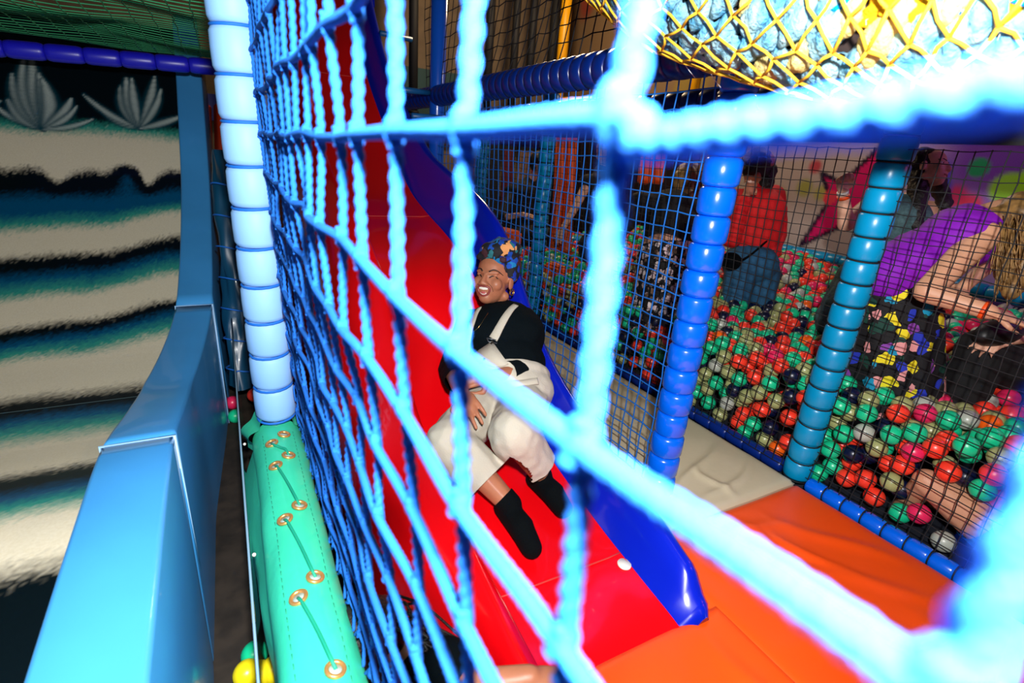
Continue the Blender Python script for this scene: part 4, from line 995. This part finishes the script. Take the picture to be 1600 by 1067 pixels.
blob('hair', [('e', hd + CAMV(0, .02, -.01), (.10, .11, .11), HFc), cap(hd, .09, D(1592, 420, 1.93), .075), cap(D(1590, 415, 1.93), .07, D(1580, 456, 1.93), .03), cap(hd + CAMV(-.05, .02, 0), .05, D(1548, 335, 2.0), .03)], .008, M_HAIRB, C_1, 3, wrinkle=.012, wsc=24)
hair_strands('hair_strands', [D(1578, 350, 1.90), D(1592, 340, 1.90), D(1610, 350, 1.88), D(1570, 380, 1.92)], M_HAIRB, C_1, 90, .22, .035, .004, grav=AX @ Vector((-.12, -1, 0)))
AVOID.append((D(1386, 600, 2.42).x, D(1386, 600, 2.42).y, .17, 0))

# seated person in black at the right edge
H_ = empty('person', D(1600, 600, 2.35), 'person in black clothes sitting in the balls at the right edge', 'person')
pv = D(1660, 610, 2.4); nk = D(1700, 420, 2.5); F0 = frame(CAMV(-.9, 0, .4), Vector((0, 0, 1))); k1 = D(1535, 548, 2.2); k2 = D(1540, 590, 2.45)
tor = [('e', pv, (.16, .14, .13), F0), ('e', pv.lerp(nk, .45), (.15, .12, .18), F0), ('e', pv.lerp(nk, .72), (.17, .12, .14), F0), cap(nk, .055, pv.lerp(nk, .85), .1)]
lg = [cap(pv, .11, k1, .08), cap(k1, .075, k1 + Vector((0, 0, -.42)), .055), cap(pv, .11, k2, .08), cap(k2, .075, k2 + Vector((0, 0, -.36)), .055)]
hd = nk + Vector((0, 0, .17)); ap = []; arm(ap, D(1665, 450, 2.3), D(1640, 520, 2.2), D(1580, 530, 2.1)); w1 = D(1580, 530, 2.1)
blob('body', tor + lg + ap + hand_prims(w1, CAMV(-1, -.2, 0), CAMV(0, .8, .5), 1) + head_prims(hd, F0, .225, nk), .0085, M_SKIN_L, H_, 4)
blob('clothes', infl(tor, .02) + infl(lg, .02) + infl(ap[:1], .02), .010, mat('black_cotton', rgb(14, 14, 17), .85, noise=.4, nscale=20), H_, 5, wrinkle=.014, wsc=10)
blob('hair', [('e', hd + Vector((.02, .02, .03)), (.1, .11, .11), F0)], .01, M_HAIRD, H_, 3)
blob('bag', [('e', D(1560, 520, 2.1), (.11, .05, .055), frame(CAMV(0, .5, 1), CAMV(-.2, 1, 0)))], .009, mat('black_leather', rgb(6, 6, 8), .5), H_, 4, wrinkle=.01, wsc=16)

# person lying under the balls: bent bare knee and blue shorts
G_ = empty('person', D(1540, 800, 1.95), 'person lying among the balls, only a bare knee and blue shorts showing', 'person')
hipg = D(1615, 870, 1.92); kn = D(1448, 752, 2.03); nkg = D(1790, 900, 2.0)
lg = [cap(hipg, .11, kn.lerp(hipg, .42), .088), cap(kn.lerp(hipg, .42), .088, kn, .052), cap(kn, .048, kn + Vector((.16, .10, -.28)), .04), cap(hipg + Vector((.15, .05, 0)), .09, hipg + Vector((.2, .4, -.08)), .06)]
tor = [('e', hipg + Vector((.08, -.02, 0)), (.15, .12, .12), frame((0, 0, 1), nkg - hipg)), cap(hipg + Vector((.08, 0, 0)), .13, nkg, .12)]
hd = nkg + (nkg - hipg).normalized() * .22
blob('body', lg + tor + head_prims(hd, frame((0, .3, 1), nkg - hipg), .22, nkg), .008, M_SKIN_T, G_, 5)
blob('shorts', [cap(hipg, .122, hipg.lerp(kn, .52), .104), ('e', hipg + Vector((.08, -.02, 0)), (.165, .135, .14), frame((0, 0, 1), nkg - hipg))], .009, mat('sky_blue_cotton', rgb(30, 120, 205), .8), G_, 4, cuts=[(hipg.lerp(kn, .50), kn - hipg, .15)], wrinkle=.01, wsc=12)
blob('shirt', [cap(hipg.lerp(nkg, .35), .145, nkg, .13)], .012, mat('white_cotton', rgb(200, 200, 205), .8), G_, 4, wrinkle=.01)
KNEE = (kn, hipg)

# black top and pale flowered skirt, bending among the balls
P_ = empty('person', D(1045, 480, 3.4), 'person in black top and white flowered skirt bending over behind the fine net', 'person')
pv = D(1042, 400, 3.42); nk = D(1062, 312, 3.62); hd = D(1074, 284, 3.6); F0 = frame(CAMV(.25, .1, .9), (nk - pv)); HFp = frame(CAMV(.6, -.5, -.5), CAMV(.1, 1, .2))
s1 = D(1000, 318, 3.52); s2 = D(1098, 322, 3.62); e1 = D(968, 365, 3.4); w1 = D(958, 400, 3.3)
tor = [('e', pv, (.19, .14, .14), F0), ('e', pv.lerp(nk, .45), (.19, .13, .18), F0), ('e', pv.lerp(nk, .75), (.19, .13, .13), F0), cap(s1, .065, s2, .065), cap(nk, .05, pv.lerp(nk, .85), .09)]
ap = []; arm(ap, s1, e1, w1); arm(ap, s2, D(1112, 372, 3.5), D(1090, 405, 3.35)); lg = [cap(pv, .12, D(1030, 500, 3.45), .08), cap(pv, .12, D(1060, 500, 3.5), .08), cap(D(1030, 500, 3.45), .07, D(1030, 545, 3.5), .05), cap(D(1060, 500, 3.5), .07, D(1060, 545, 3.55), .05)]
blob('body', tor + ap + lg + hand_prims(w1, CAMV(-.2, -1, .2), CAMV(-.2, .2, 1), 1) + head_prims(hd, HFp, .225, nk), .0085, M_SKIN_L, P_, 4)
blob('top', infl(tor[1:], .02) + infl(ap[:1], .02) + infl(ap[2:3], .02) + [cap(e1, .05, e1.lerp(w1, .7), .045)], .010, mat('black_cotton', rgb(14, 14, 17)), P_, 5, wrinkle=.014, wsc=10)
skirt('skirt', D(1042, 384, 3.42), D(1042, 520, 3.42), .19, .23, print_mat('pale_flower_print', rgb(14, 12, 16), [rgb(232, 216, 212), rgb(14, 12, 16), rgb(205, 180, 180), rgb(225, 200, 205), rgb(120, 90, 70), rgb(14, 12, 16)], 34, .6, warp=.8), P_, 1.0)
blob('hair', [('e', hd + Vector((0, 0, .02)), (.1, .11, .12), HFp), cap(hd, .085, D(1068, 330, 3.48), .05)], .009, M_HAIRB, P_, 3, wrinkle=.014, wsc=22)
hair_strands('hair_strands', [hd + CAMV(-.04, -.05, .08), hd + CAMV(.02, -.05, .08)], M_HAIRB, P_, 40, .24, .05, .005)
AVOID.append((pv.x, pv.y, .19, 0))

# black clothes, bare arm stretched down
E_ = empty('person', D(920, 390, 4.5), 'person in black leaning with one bare arm stretched down by orange column', 'person')
pv = D(935, 385, 4.6); nk = D(940, 268, 4.6); hd = D(946, 238, 4.55); F0 = frame(CAMV(-.5, 0, .8), nk - pv); s1 = D(918, 286, 4.5); e1 = D(900, 322, 4.4); w1 = D(880, 356, 4.3); s2 = D(966, 290, 4.65); e2 = D(966, 335, 4.5); w2 = D(945, 352, 4.35)
tor = [('e', pv, (.17, .13, .14), F0), ('e', pv.lerp(nk, .45), (.16, .12, .19), F0), ('e', pv.lerp(nk, .75), (.17, .12, .14), F0), cap(s1, .06, s2, .06), cap(nk, .05, pv.lerp(nk, .85), .09)]
ap = []; arm(ap, s1, e1, w1); arm(ap, s2, e2, w2); lg = [cap(pv, .12, D(930, 430, 4.6), .09), cap(D(930, 430, 4.6), .08, D(930, 470, 4.6), .06)]
HFe = frame(CAMV(-.7, -.3, .5), CAMV(0, 1, 0))
blob('body', tor + ap + lg + hand_prims(w1, CAMV(-.4, -1, .2), CAMV(-.5, .2, .8), 1) + hand_prims(w2, CAMV(-.6, -.6, .5), CAMV(-.2, .4, .8), 1, (.6, .6, .7, .7)) + head_prims(hd, HFe, .225, nk), .009, M_SKIN_L, E_, 4)
blob('clothes', infl(tor, .02) + infl(lg, .02) + infl(ap[2:3], .02), .011, mat('black_cotton', rgb(14, 14, 17)), E_, 5, wrinkle=.014, wsc=10)
blob('hair', [('e', hd + HFe @ Vector((0, -.04, .04)), (.095, .10, .11), HFe)], .01, M_HAIRD, E_, 3)
AVOID.append((pv.x, pv.y, .17, 0))
F_ = empty('person', D(835, 390, 5.4), 'dark haired person in black deep in the pit, left of slim turquoise post', 'person')
pv = D(800, 372, 5.5); nk = D(826, 285, 5.5); hd = D(845, 258, 5.45); F0 = frame(CAMV(.6, 0, .7), nk - pv); s1 = D(800, 300, 5.4); s2 = D(848, 302, 5.5)
tor = [('e', pv, (.18, .14, .15), F0), ('e', pv.lerp(nk, .45), (.17, .13, .19), F0), ('e', pv.lerp(nk, .75), (.18, .13, .14), F0), cap(s1, .065, s2, .065), cap(nk, .05, pv.lerp(nk, .85), .09)]
ap = []; arm(ap, s1, D(785, 340, 5.2), D(818, 335, 5.1)); lg = [cap(pv, .12, D(850, 370, 5.2), .09), cap(D(850, 370, 5.2), .08, D(845, 430, 5.2), .06)]; HFf = frame(CAMV(.6, -.1, .6), CAMV(0, 1, 0))
blob('body', tor + ap + lg + hand_prims(D(818, 335, 5.1), CAMV(.8, -.2, .3), CAMV(0, .8, .5), 1) + head_prims(hd, HFf, .225, nk), .01, M_SKIN_L, F_, 4)
blob('clothes', infl(tor, .02) + infl(ap[:1], .02) + infl(lg, .02), .012, mat('black_cotton', rgb(14, 14, 17)), F_, 5, wrinkle=.014, wsc=10)
blob('hair', [('e', hd + HFf @ Vector((0, -.04, .04)), (.098, .105, .115), HFf)], .01, M_HAIRD, F_, 3)

# person at the foot of the slide, cut by the lower edge
I_ = empty('person', D(690, 1060, 1.25), 'braided person in black sleeve leaning at the foot of the slide, behind the net', 'person')
hd = D(600, 1005, 1.27); nk = D(640, 1050, 1.27); s1 = D(700, 1040, 1.18); el = D(745, 1075, 1.12); wr = D(828, 1058, 1.12); pv = D(660, 1260, 1.35); F0 = frame(CAMV(.6, .2, -.6), nk - pv); HFi = frame(CAMV(.75, .1, -.4), CAMV(-.3, .95, 0))
s2 = D(600, 1090, 1.3); tor = [('e', pv.lerp(nk, .45), (.13, .11, .16), F0), ('e', pv.lerp(nk, .8), (.14, .10, .12), F0), ('e', pv, (.14, .11, .12), F0), cap(s1, .05, s2, .05), cap(nk, .05, pv.lerp(nk, .85), .08)]
ap = [cap(s1, .048, el, .040), cap(el, .040, wr, .027)]
blob('body', tor + ap + hand_prims(wr, D(875, 1068, 1.12) - wr, CAMV(0, .9, .4), .95, (.3, .35, .4, .5)) + head_prims(hd, HFi, .21, nk), .0065, M_SKIN_B, I_, 4)
blob('jumper', infl(tor[:4], .014) + [cap(s1, .060, el, .052)], .008, M_BLACKKNIT, I_, 5, cuts=[(s1.lerp(el, .82), el - s1, .09)], wrinkle=.008)
mb = MB()
for k in range(26):
    a = hd + Vector((random.uniform(-.05, .07), random.uniform(-.02, .09), random.uniform(.02, .09))); b = D(random.uniform(640, 720), random.uniform(985, 1015), random.uniform(1.16, 1.26))
    mb.tube(smooth_path([a, a.lerp(b, .4) + Vector((0, 0, .03)), b, b + CAMV(random.uniform(-.02, .05), random.uniform(-.05, 0), 0)], 14), .0035, 5)
hr = mb.build('braids', M_HAIRD, I_); hr['kind'] = 'stuff'
blob('hair', [('e', hd + HFi @ Vector((0, -.03, .035)), (.085, .095, .09), HFi)], .007, M_HAIRD, I_, 3, wrinkle=.006, wsc=40)
# ---- balls: the nearest 300 in view are things of their own, the rest one heap
kn, hipg = KNEE
LIMBS.append((kn, hipg, .072))
fill_pit()
dmin = []
def colour_of(b): return pick(b[0], b[1])
cols = [colour_of(b) for b in balls]
posts_px = 1140
cand = []
for i, b in enumerate(balls):
    px, py, d = project(b)
    front = b[0] < 2.37
    top = b[2] > surf(b[0], b[1]) - .03
    if -20 < px < 1620 and -20 < py < 1080 and (front or top): cand.append((d, i, px, py))
cand.sort(); sel = cand[:300]; chosen = {i for _, i, _, _ in sel}
bm_ = MB(); bm_.sphere((0, 0, 0), BR, 24, 14); base = bm_.mesh('ball')
zones = {}
ordn = 'first second third fourth fifth sixth seventh eighth ninth tenth eleventh twelfth thirteenth fourteenth fifteenth sixteenth seventeenth eighteenth nineteenth twentieth'.split()
for d, i, px, py in sel:
    b = balls[i]
    tx = (b[0] * 1.13 / 2.235)
    z1 = 'right of turquoise post' if px > 1243 + (735 - py) * .31 else 'left of turquoise post'
    rail = 745 + (px - 1240) * .61
    h = rail - py
    z2 = 'low by rail' if h < 75 else ('partway up net' if h < 170 else 'atop heap')
    zones.setdefault((cols[i], z1, z2), []).append((px, i))
def ordinal(n):
    if n < 20: return ordn[n]
    tens = {2: 'twenty', 3: 'thirty', 4: 'forty', 5: 'fifty', 6: 'sixty'}[(n + 1) // 10]; u_ = (n + 1) % 10
    return tens + ('-' + ordn[u_ - 1] if u_ else 'th')
pm = {}
for k, c in BC.items():
    me = base.copy(); me.name = 'ball'; me.materials.append(BM[k]); pm[k] = me
for (col_, z1, z2), lst in zones.items():
    lst.sort()
    for n, (px, i) in enumerate(lst):
        o = bpy.data.objects.new('ball', pm[col_]); COL.objects.link(o); o.location = balls[i]; o.rotation_euler = (random.random() * 3, random.random() * 3, 0)
        tag(o, f'{col_} ball {z2} {z1}, {ordinal(n)} such from left', 'ball', 'plastic balls in the pit')
heap = MB(); ks = list(BC)
bms = MB(); bms.sphere((0, 0, 0), BR, 12, 8); bv_ = np.array(bms.v); bf_ = bms.f
for i, b in enumerate(balls):
    if i in chosen: continue
    heap.add(bv_ + np.array(b), bf_, ks.index(cols[i]))
o = heap.build('ball_heap', [BM[k] for k in ks]); o['label'] = 'rest of the many coloured plastic balls filling the pit'; o['category'] = 'balls'; o['kind'] = 'stuff'
# stray balls in the dark gap at the left
for (px, py, z, k, lab) in ((363, 629, -1.57, 'hot pink', 'pink red ball far along the dark gap by the blue slide wall'), (368, 650, -1.58, 'mint green', 'green ball just below the pink red one in the dark gap'),
                            (398, 617, -1.45, 'coral red', 'red ball peeping out beside the foot of the pale pillar'), (428, 1046, -1.58, 'yellow', 'yellow ball at the bottom edge between slide and green pad'),
                            (386, 1052, -1.58, 'yellow', 'yellow ball half hidden behind the clear panel edge'), (398, 1022, -1.58, 'mint green', 'green ball in the gap next to the yellow one')):
    if k == 'yellow': m_ = mat('plastic_yellow', rgb(235, 215, 20), .3)
    else: m_ = BM[k]
    if k not in pm:
        me = base.copy(); me.name = 'ball'; me.materials.append(m_); pm[k] = me
    o = bpy.data.objects.new('ball', pm[k]); COL.objects.link(o); o.location = atz(px, py, z); tag(o, lab, 'ball', 'stray balls in the gap')

# ---- things behind
t = empty('wall_rail', (4.9, 2.6, -.72), 'turquoise padded rail along the mural wall behind the red sweater', 'rail')
foam_post(t, [(4.90, .6, -.70), (4.90, 5.2, -.70)], .055, .12, M_SEG_TEAL, None, n=14)
M_OF = mat('orange_foam', rgb(240, 88, 20), .5)
def foam_column(name, label, p0, p1, r, n, m, sep):
    t = empty(name, p0, label, 'foam'); d = AX @ Vector((1, 0, 0))
    for k in range(n):
        o_ = d * ((k - (n - 1) / 2) * sep); a = Vector(p0) + o_; b = Vector(p1) + o_
        MB().lathe([(0, r * .8), (.02, r), ((b - a).length - .02, r), ((b - a).length, r * .8)], a, b - a, 14).build('foam_tube', m, t)
foam_column('foam_column', 'bright orange foam column of two tubes behind the slim turquoise post', D(876, 395, 5.0), D(886, 205, 5.0), .052, 2, M_OF, .105)
foam_column('foam_column', 'short orange foam bolsters hanging behind the bending person in black', D(1016, 286, 5.2), D(1022, 236, 5.2), .065, 2, M_OF, .135)
foam_column('foam_column', 'red orange foam tubes far behind, between blue slide wall and pale pillar', D(334, 240, 6.0), D(332, 165, 6.0), .06, 2, mat('red_foam', rgb(196, 56, 24), .6), .16)
def soft_block(name, label, c, sx, sy, sz, m, rot=0.0, strap=True):
    t = empty(name, c, label, 'block'); bm = bmesh.new(); bmesh.ops.create_cube(bm, size=1); bmesh.ops.scale(bm, vec=(sx, sy, sz), verts=bm.verts)
    bmesh.ops.bevel(bm, geom=bm.edges[:], offset=.02, segments=3, affect='EDGES'); bmesh.ops.rotate(bm, cent=(0, 0, 0), matrix=Matrix.Rotation(rot, 3, 'Z'), verts=bm.verts); bmesh.ops.translate(bm, vec=c, verts=bm.verts)
    me = bpy.data.meshes.new('foam_body'); bm.to_mesh(me); bm.free(); link_mesh('foam_body', me, m, t)
    if strap:
        s = MB(); R = Matrix.Rotation(rot, 3, 'Z'); x, y, z = sx / 2 + .003, sy / 2 + .003, .012
        s.add([Vector(c) + R @ Vector(p) for p in [(-x,-y,-z),(x,-y,-z),(x,y,-z),(-x,y,-z),(-x,-y,z),(x,-y,z),(x,y,z),(-x,y,z)]], [(0,1,5,4),(1,2,6,5),(2,3,7,6),(3,0,4,7)]); s.build('strap', M_CORD_BLACK, t, False)
xb, yb = 2.02, 3.86
for k, lab in enumerate(('orange foam block at the bottom of the stack behind the woman', 'orange foam block in the middle of the stack behind the woman', 'orange foam block topping the stack behind the woman')):
    soft_block('foam_block', lab, (xb + .01 * k, yb, -1.29 + .115 + .232 * k), .20, .26, .23, M_OF, .1)
for k, (dx, dy, z) in enumerate(((0, 0, -1.22), (.03, .02, -1.0), (.0, .28, -1.18), (.02, .26, -.95))):
    lab = ('orange foam brick low behind the net, next to the post', 'orange foam brick lying on the lowest one behind the net', 'orange foam brick farther back behind the net, lower', 'orange foam brick farther back behind the net, upper')[k]
    soft_block('foam_brick', lab, (2.44 + dx, 3.34 + dy, z), .20, .22, .20, M_OF, .15, False)
M_YEL = mat('yellow_paint', rgb(240, 172, 10), .4)
for (px, py, y, z0, z1, r, lab) in ((879, 80, 7.0, .40, 3.1, .075, 'thick yellow pole on the upper deck behind the dark beam'), (1087, 130, 4.9, .5, 2.1, .05, 'short yellow pole by the red painted wall over the pit')):
    p = aty(px, py, y); t = empty('yellow_pole', (p.x, p.y, z0), lab, 'pole')
    MB().lathe([(0, r), (z1 - z0, r)], (p.x, p.y, z0), n=16).build('pole', M_YEL, t); MB().lathe([(0, r * 1.2), (.06, r * 1.2)], (p.x, p.y, z0), n=16).build('collar', M_YEL, t)
t = empty('yellow_handrail', (4.7, 6.9, .45), 'low yellow handrail bar running beside the thick yellow pole', 'rail')
MB().tube([aty(872, 156, 6.95), aty(925, 154, 6.6)], .035, 10).build('bar', M_YEL, t)
ii = 0
for px, r, lab in ((546, .07, 'nearest the slide top'), (646, .06, 'second from the slide top'), (764, .06, 'third from the slide top'), (804, .055, 'fourth from the slide top'), (830, .055, 'fifth from the slide top'), (863, .07, 'next to the yellow pole')):
    p = aty(px, 80, 7.3); t = empty('black_post', (p.x, p.y, .4), 'black upright post against the brown wall, ' + lab, 'post')
    MB().lathe([(0, r), (2.75, r)], (p.x, p.y, .42), n=10).build('pole', M_DARKPAINT, t); MB().lathe([(0, r * 1.3), (.03, r * 1.3)], (p.x, p.y, .42), n=10).build('base_plate', M_DARKPAINT, t)
for (px, w_, y, z0, z1, m_, lab, nm) in ((792, .18, 7.2, -1.5, .1, mat('maroon_board', rgb(86, 12, 26), .7), 'maroon board standing left of the brown doorway far behind', 'maroon_board'), (842, .34, 7.4, -.35, .08, mat('magenta_poster', rgb(200, 20, 95), .7), 'magenta poster far behind the dark haired person', 'poster'),
                                     (818, .22, 7.3, -1.5, .1, mat('tan_board', rgb(120, 92, 76), .8), 'tan board standing right of the maroon one far behind', 'tan_board'), (770, .2, 7.25, -1.5, .1, M_DARKPAINT, 'black board far behind, left of the maroon one', 'black_board')):
    p = aty(px, 300, y); t = empty(nm, (p.x, y, z0), lab, 'board')
    MB().box((p.x - w_ / 2, y, z0), (p.x + w_ / 2, y + .03, z1)).build('panel', m_, t, False); MB().box((p.x - w_ / 2 - .012, y - .006, z1 - .03), (p.x + w_ / 2 + .012, y + .034, z1 + .012)).build('top_edge', M_DARKPAINT, t, False)
t = empty('padded_rail', (3.6, 4.7, -.78), 'turquoise padded rail low behind the orange foam column', 'rail')
foam_post(t, [D(866, 378, 5.6), D(960, 380, 5.4)], .07, .14, M_SEG_TEAL, None, n=14)
# tarpaulin wrapped column in the dark slot beside the pale pillar
t = empty('wrapped_column', aty(372, 560, 3.4), 'dark teal tarpaulin wrapped column in the slot left of the pale pillar', 'column')
a = aty(382, 600, 3.2); b = aty(352, 235, 3.6)
def tarp(u, v):
    th = 2 * PI * u; p = a.lerp(b, v); r = .075 + .012 * math.sin(3 * th + v * 14) + .012 * mnoise.noise(Vector((math.cos(th) * 2, math.sin(th) * 2, v * 9)))
    return p + Vector((r * math.cos(th), r * math.sin(th), 0))
MB().grid(tarp, 40, 80).build('tarpaulin', mat('dark_teal_tarpaulin', rgb(10, 62, 92), .35, coat=.2), t)
for k in range(7):
    p = a.lerp(b, .08 + k * .13); MB().tube([p + Vector((.088 * math.cos(q), .088 * math.sin(q), .01 * math.sin(q * 2))) for q in [2 * PI * z / 20 for z in range(21)]], .005, 5, False).build('binding_cord', M_CORD_BLUE, t)
# ---- bundle of old ropes in a yellow net, hanging at the top right
t = empty('rope_bundle', D(1330, -20, 1.0), 'hanging bundle of frayed pale blue ropes wrapped in a yellow net', 'bundle')
ax_ = smooth_path([D(900, -75, 1.75), D(1000, -62, 1.55), D(1160, -40, 1.24), D(1380, -25, 1.0), D(1560, -55, .86), D(1720, -95, .78)], 60)
def rad(v): return interp([(0, .05), (.12, .12), (.3, .185), (.55, .19), (.8, .185), (1, .16)], v)[0]
def bframe(v):
    k = v * 59; i = min(int(k), 58); p = ax_[i].lerp(ax_[i+1], k - i); T = (ax_[min(i+1, 59)] - ax_[max(i-1, 0)]).normalized()
    dn = Vector((0, 0, -1)); dn = (dn - T * dn.dot(T)).normalized(); s = T.cross(dn); 
    if s.dot(p) > 0: s = -s          # s faces the camera side
    return p, T, dn, s
def bpt(v, a, off=0.0):              # a = 0 straight down, positive towards the viewer
    p, T, dn, s = bframe(v); r = rad(v) + off; return p + dn * (r * math.cos(a)) + s * (r * math.sin(a))
MB().grid(lambda u, v: bpt(v, u * 2 * PI, -.03), 28, 50).build('core', mat('brown_sacking', rgb(52, 34, 28), .95, noise=.5, nscale=30), t)
M_FRAY = mat('faded_blue_rope', rgb(150, 188, 198), .9, .1, col2=rgb(78, 146, 182), nscale=25, bump=.8, bscale=120)
M_CRM = mat('cream_rope', rgb(206, 188, 120), .9, .1, bump=.7, bscale=110); M_YR = mat('yellow_rope', rgb(204, 160, 24), .85, .1, bump=.5, bscale=200); M_BR = mat('bright_blue_rope', rgb(0, 120, 200), .8, .1, bump=.5, bscale=200)
def lump(p, d, ln, r, m, name, twist=False):
    d = d.normalized(); s = d.orthogonal().normalized()
    if twist:
        P = [p + d * (ln * (q / 11 - .5)) for q in range(24)]; P = [p + d * (ln * (q / 23 - .5)) for q in range(24)]
        MB().tube(P, lambda u: r * (.75 + .25 * math.sin(PI * min(max(u, .03), .97))), 12, True, 230, 3, .2).build(name, m, t)
    else:
        def f(u, v):
            th = 2 * PI * u; e = math.sin(PI * min(max(v, .02), .98)) ** .5; g = 1 + .14 * math.sin(th * 3 + v * 13) + .14 * mnoise.noise(Vector((math.cos(th) * 2 + p.x * 30, math.sin(th) * 2, v * 6 + p.y * 30)))
            return p + d * (ln * (v - .5)) + s * (r * e * g * math.cos(th)) + d.cross(s) * (r * e * g * math.sin(th) * .8)
        MB().grid(f, 14, 12).build(name, m, t)
for iv in range(27):
    for ia in range(8):
        v = .03 + .95 * (iv + random.uniform(-.25, .25)) / 26; a = -.55 + 2.6 * (ia + (.5 if iv % 2 else 0) + random.uniform(-.2, .2)) / 7.5
        p, T, dn, s = bframe(v); c = bpt(v, a, -.012); tang = -dn * math.sin(a) + s * math.cos(a); d = (tang * .9 + T * .55 + Vector([random.uniform(-.15, .15) for _ in range(3)]))
        k = random.random()
        if a < -.1:
            if k < .5: lump(c, d, .08, .018, MATS['brown_sacking'], 'sacking_fold')
            continue
        if v > .62 and a > .9:
            if k < .42: lump(c, d, .075, .026, M_CRM, 'cream_rope')
            elif k < .68: lump(c, d, .10, .018, M_BR, 'blue_rope', True)
            else: lump(c, d, .10, .017, M_YR, 'yellow_rope', True)
        else: lump(c, d, .105 + .02 * random.random(), .029 + .006 * random.random(), M_FRAY if k < .92 or v < .4 else M_CRM, 'frayed_rope')
M_YN = mat('yellow_net_twine', rgb(244, 190, 50), .7, .2)
mb = MB(); NA, NV_ = 16, 34
def npt(i, j): return bpt(min(max(.02 + .96 * i / NV_ + .004 * math.sin(j * 7 + i), 0), 1), -.75 + 3.3 * j / NA + .05 * math.sin(i * 3 + j), .026)
for i in range(NV_):
    for j in range(NA):
        if (i + j) % 2 == 0:
            for (i2, j2) in ((i + 1, j + 1), (i + 1, j - 1)):
                if 0 <= j2 <= NA: A_ = npt(i, j); B_2 = npt(i2, j2); M_ = A_.lerp(B_2, .5); M_ = bpt((.02 + .96 * (i + .5) / NV_), -.75 + 3.3 * (j + j2) / 2 / NA, .024); mb.tube([A_, M_, B_2], .0032, 6)
o = mb.build('netting', M_YN, t); o['kind'] = 'stuff'
mb = MB()
for k in range(260):
    v = random.uniform(.03, .97); a = random.choice((random.uniform(-.7, 1.7), random.uniform(-.5, .2))); p = bpt(v, a, .004); p_, T, dn, s = bframe(v); o_ = (p - p_).normalized(); d = (o_ + dn * .6 + Vector([random.uniform(-.8, .8) for _ in range(3)])).normalized(); l = random.uniform(.006, .02)
    mb.tube([p, p + d * l * .5 + Vector([random.uniform(-.006, .006) for _ in range(3)]), p + d * l + dn * l * .3], .0005, 3)
for (px, py, v) in ((1150, 112, .35), (1020, 60, .22), (1180, 118, .4)):
    p = bpt(v, 0, .0); mb.tube(smooth_path([p, p + Vector((.01, 0, -.03)), p + Vector((.045, -.01, -.06))], 10), .001, 4)
o = mb.build('loose_fibres', mat('white_fibre', rgb(220, 226, 228), .9), t); o['kind'] = 'stuff'
finish_wave()
if TMPS is not None: bpy.data.scenes.remove(TMPS)
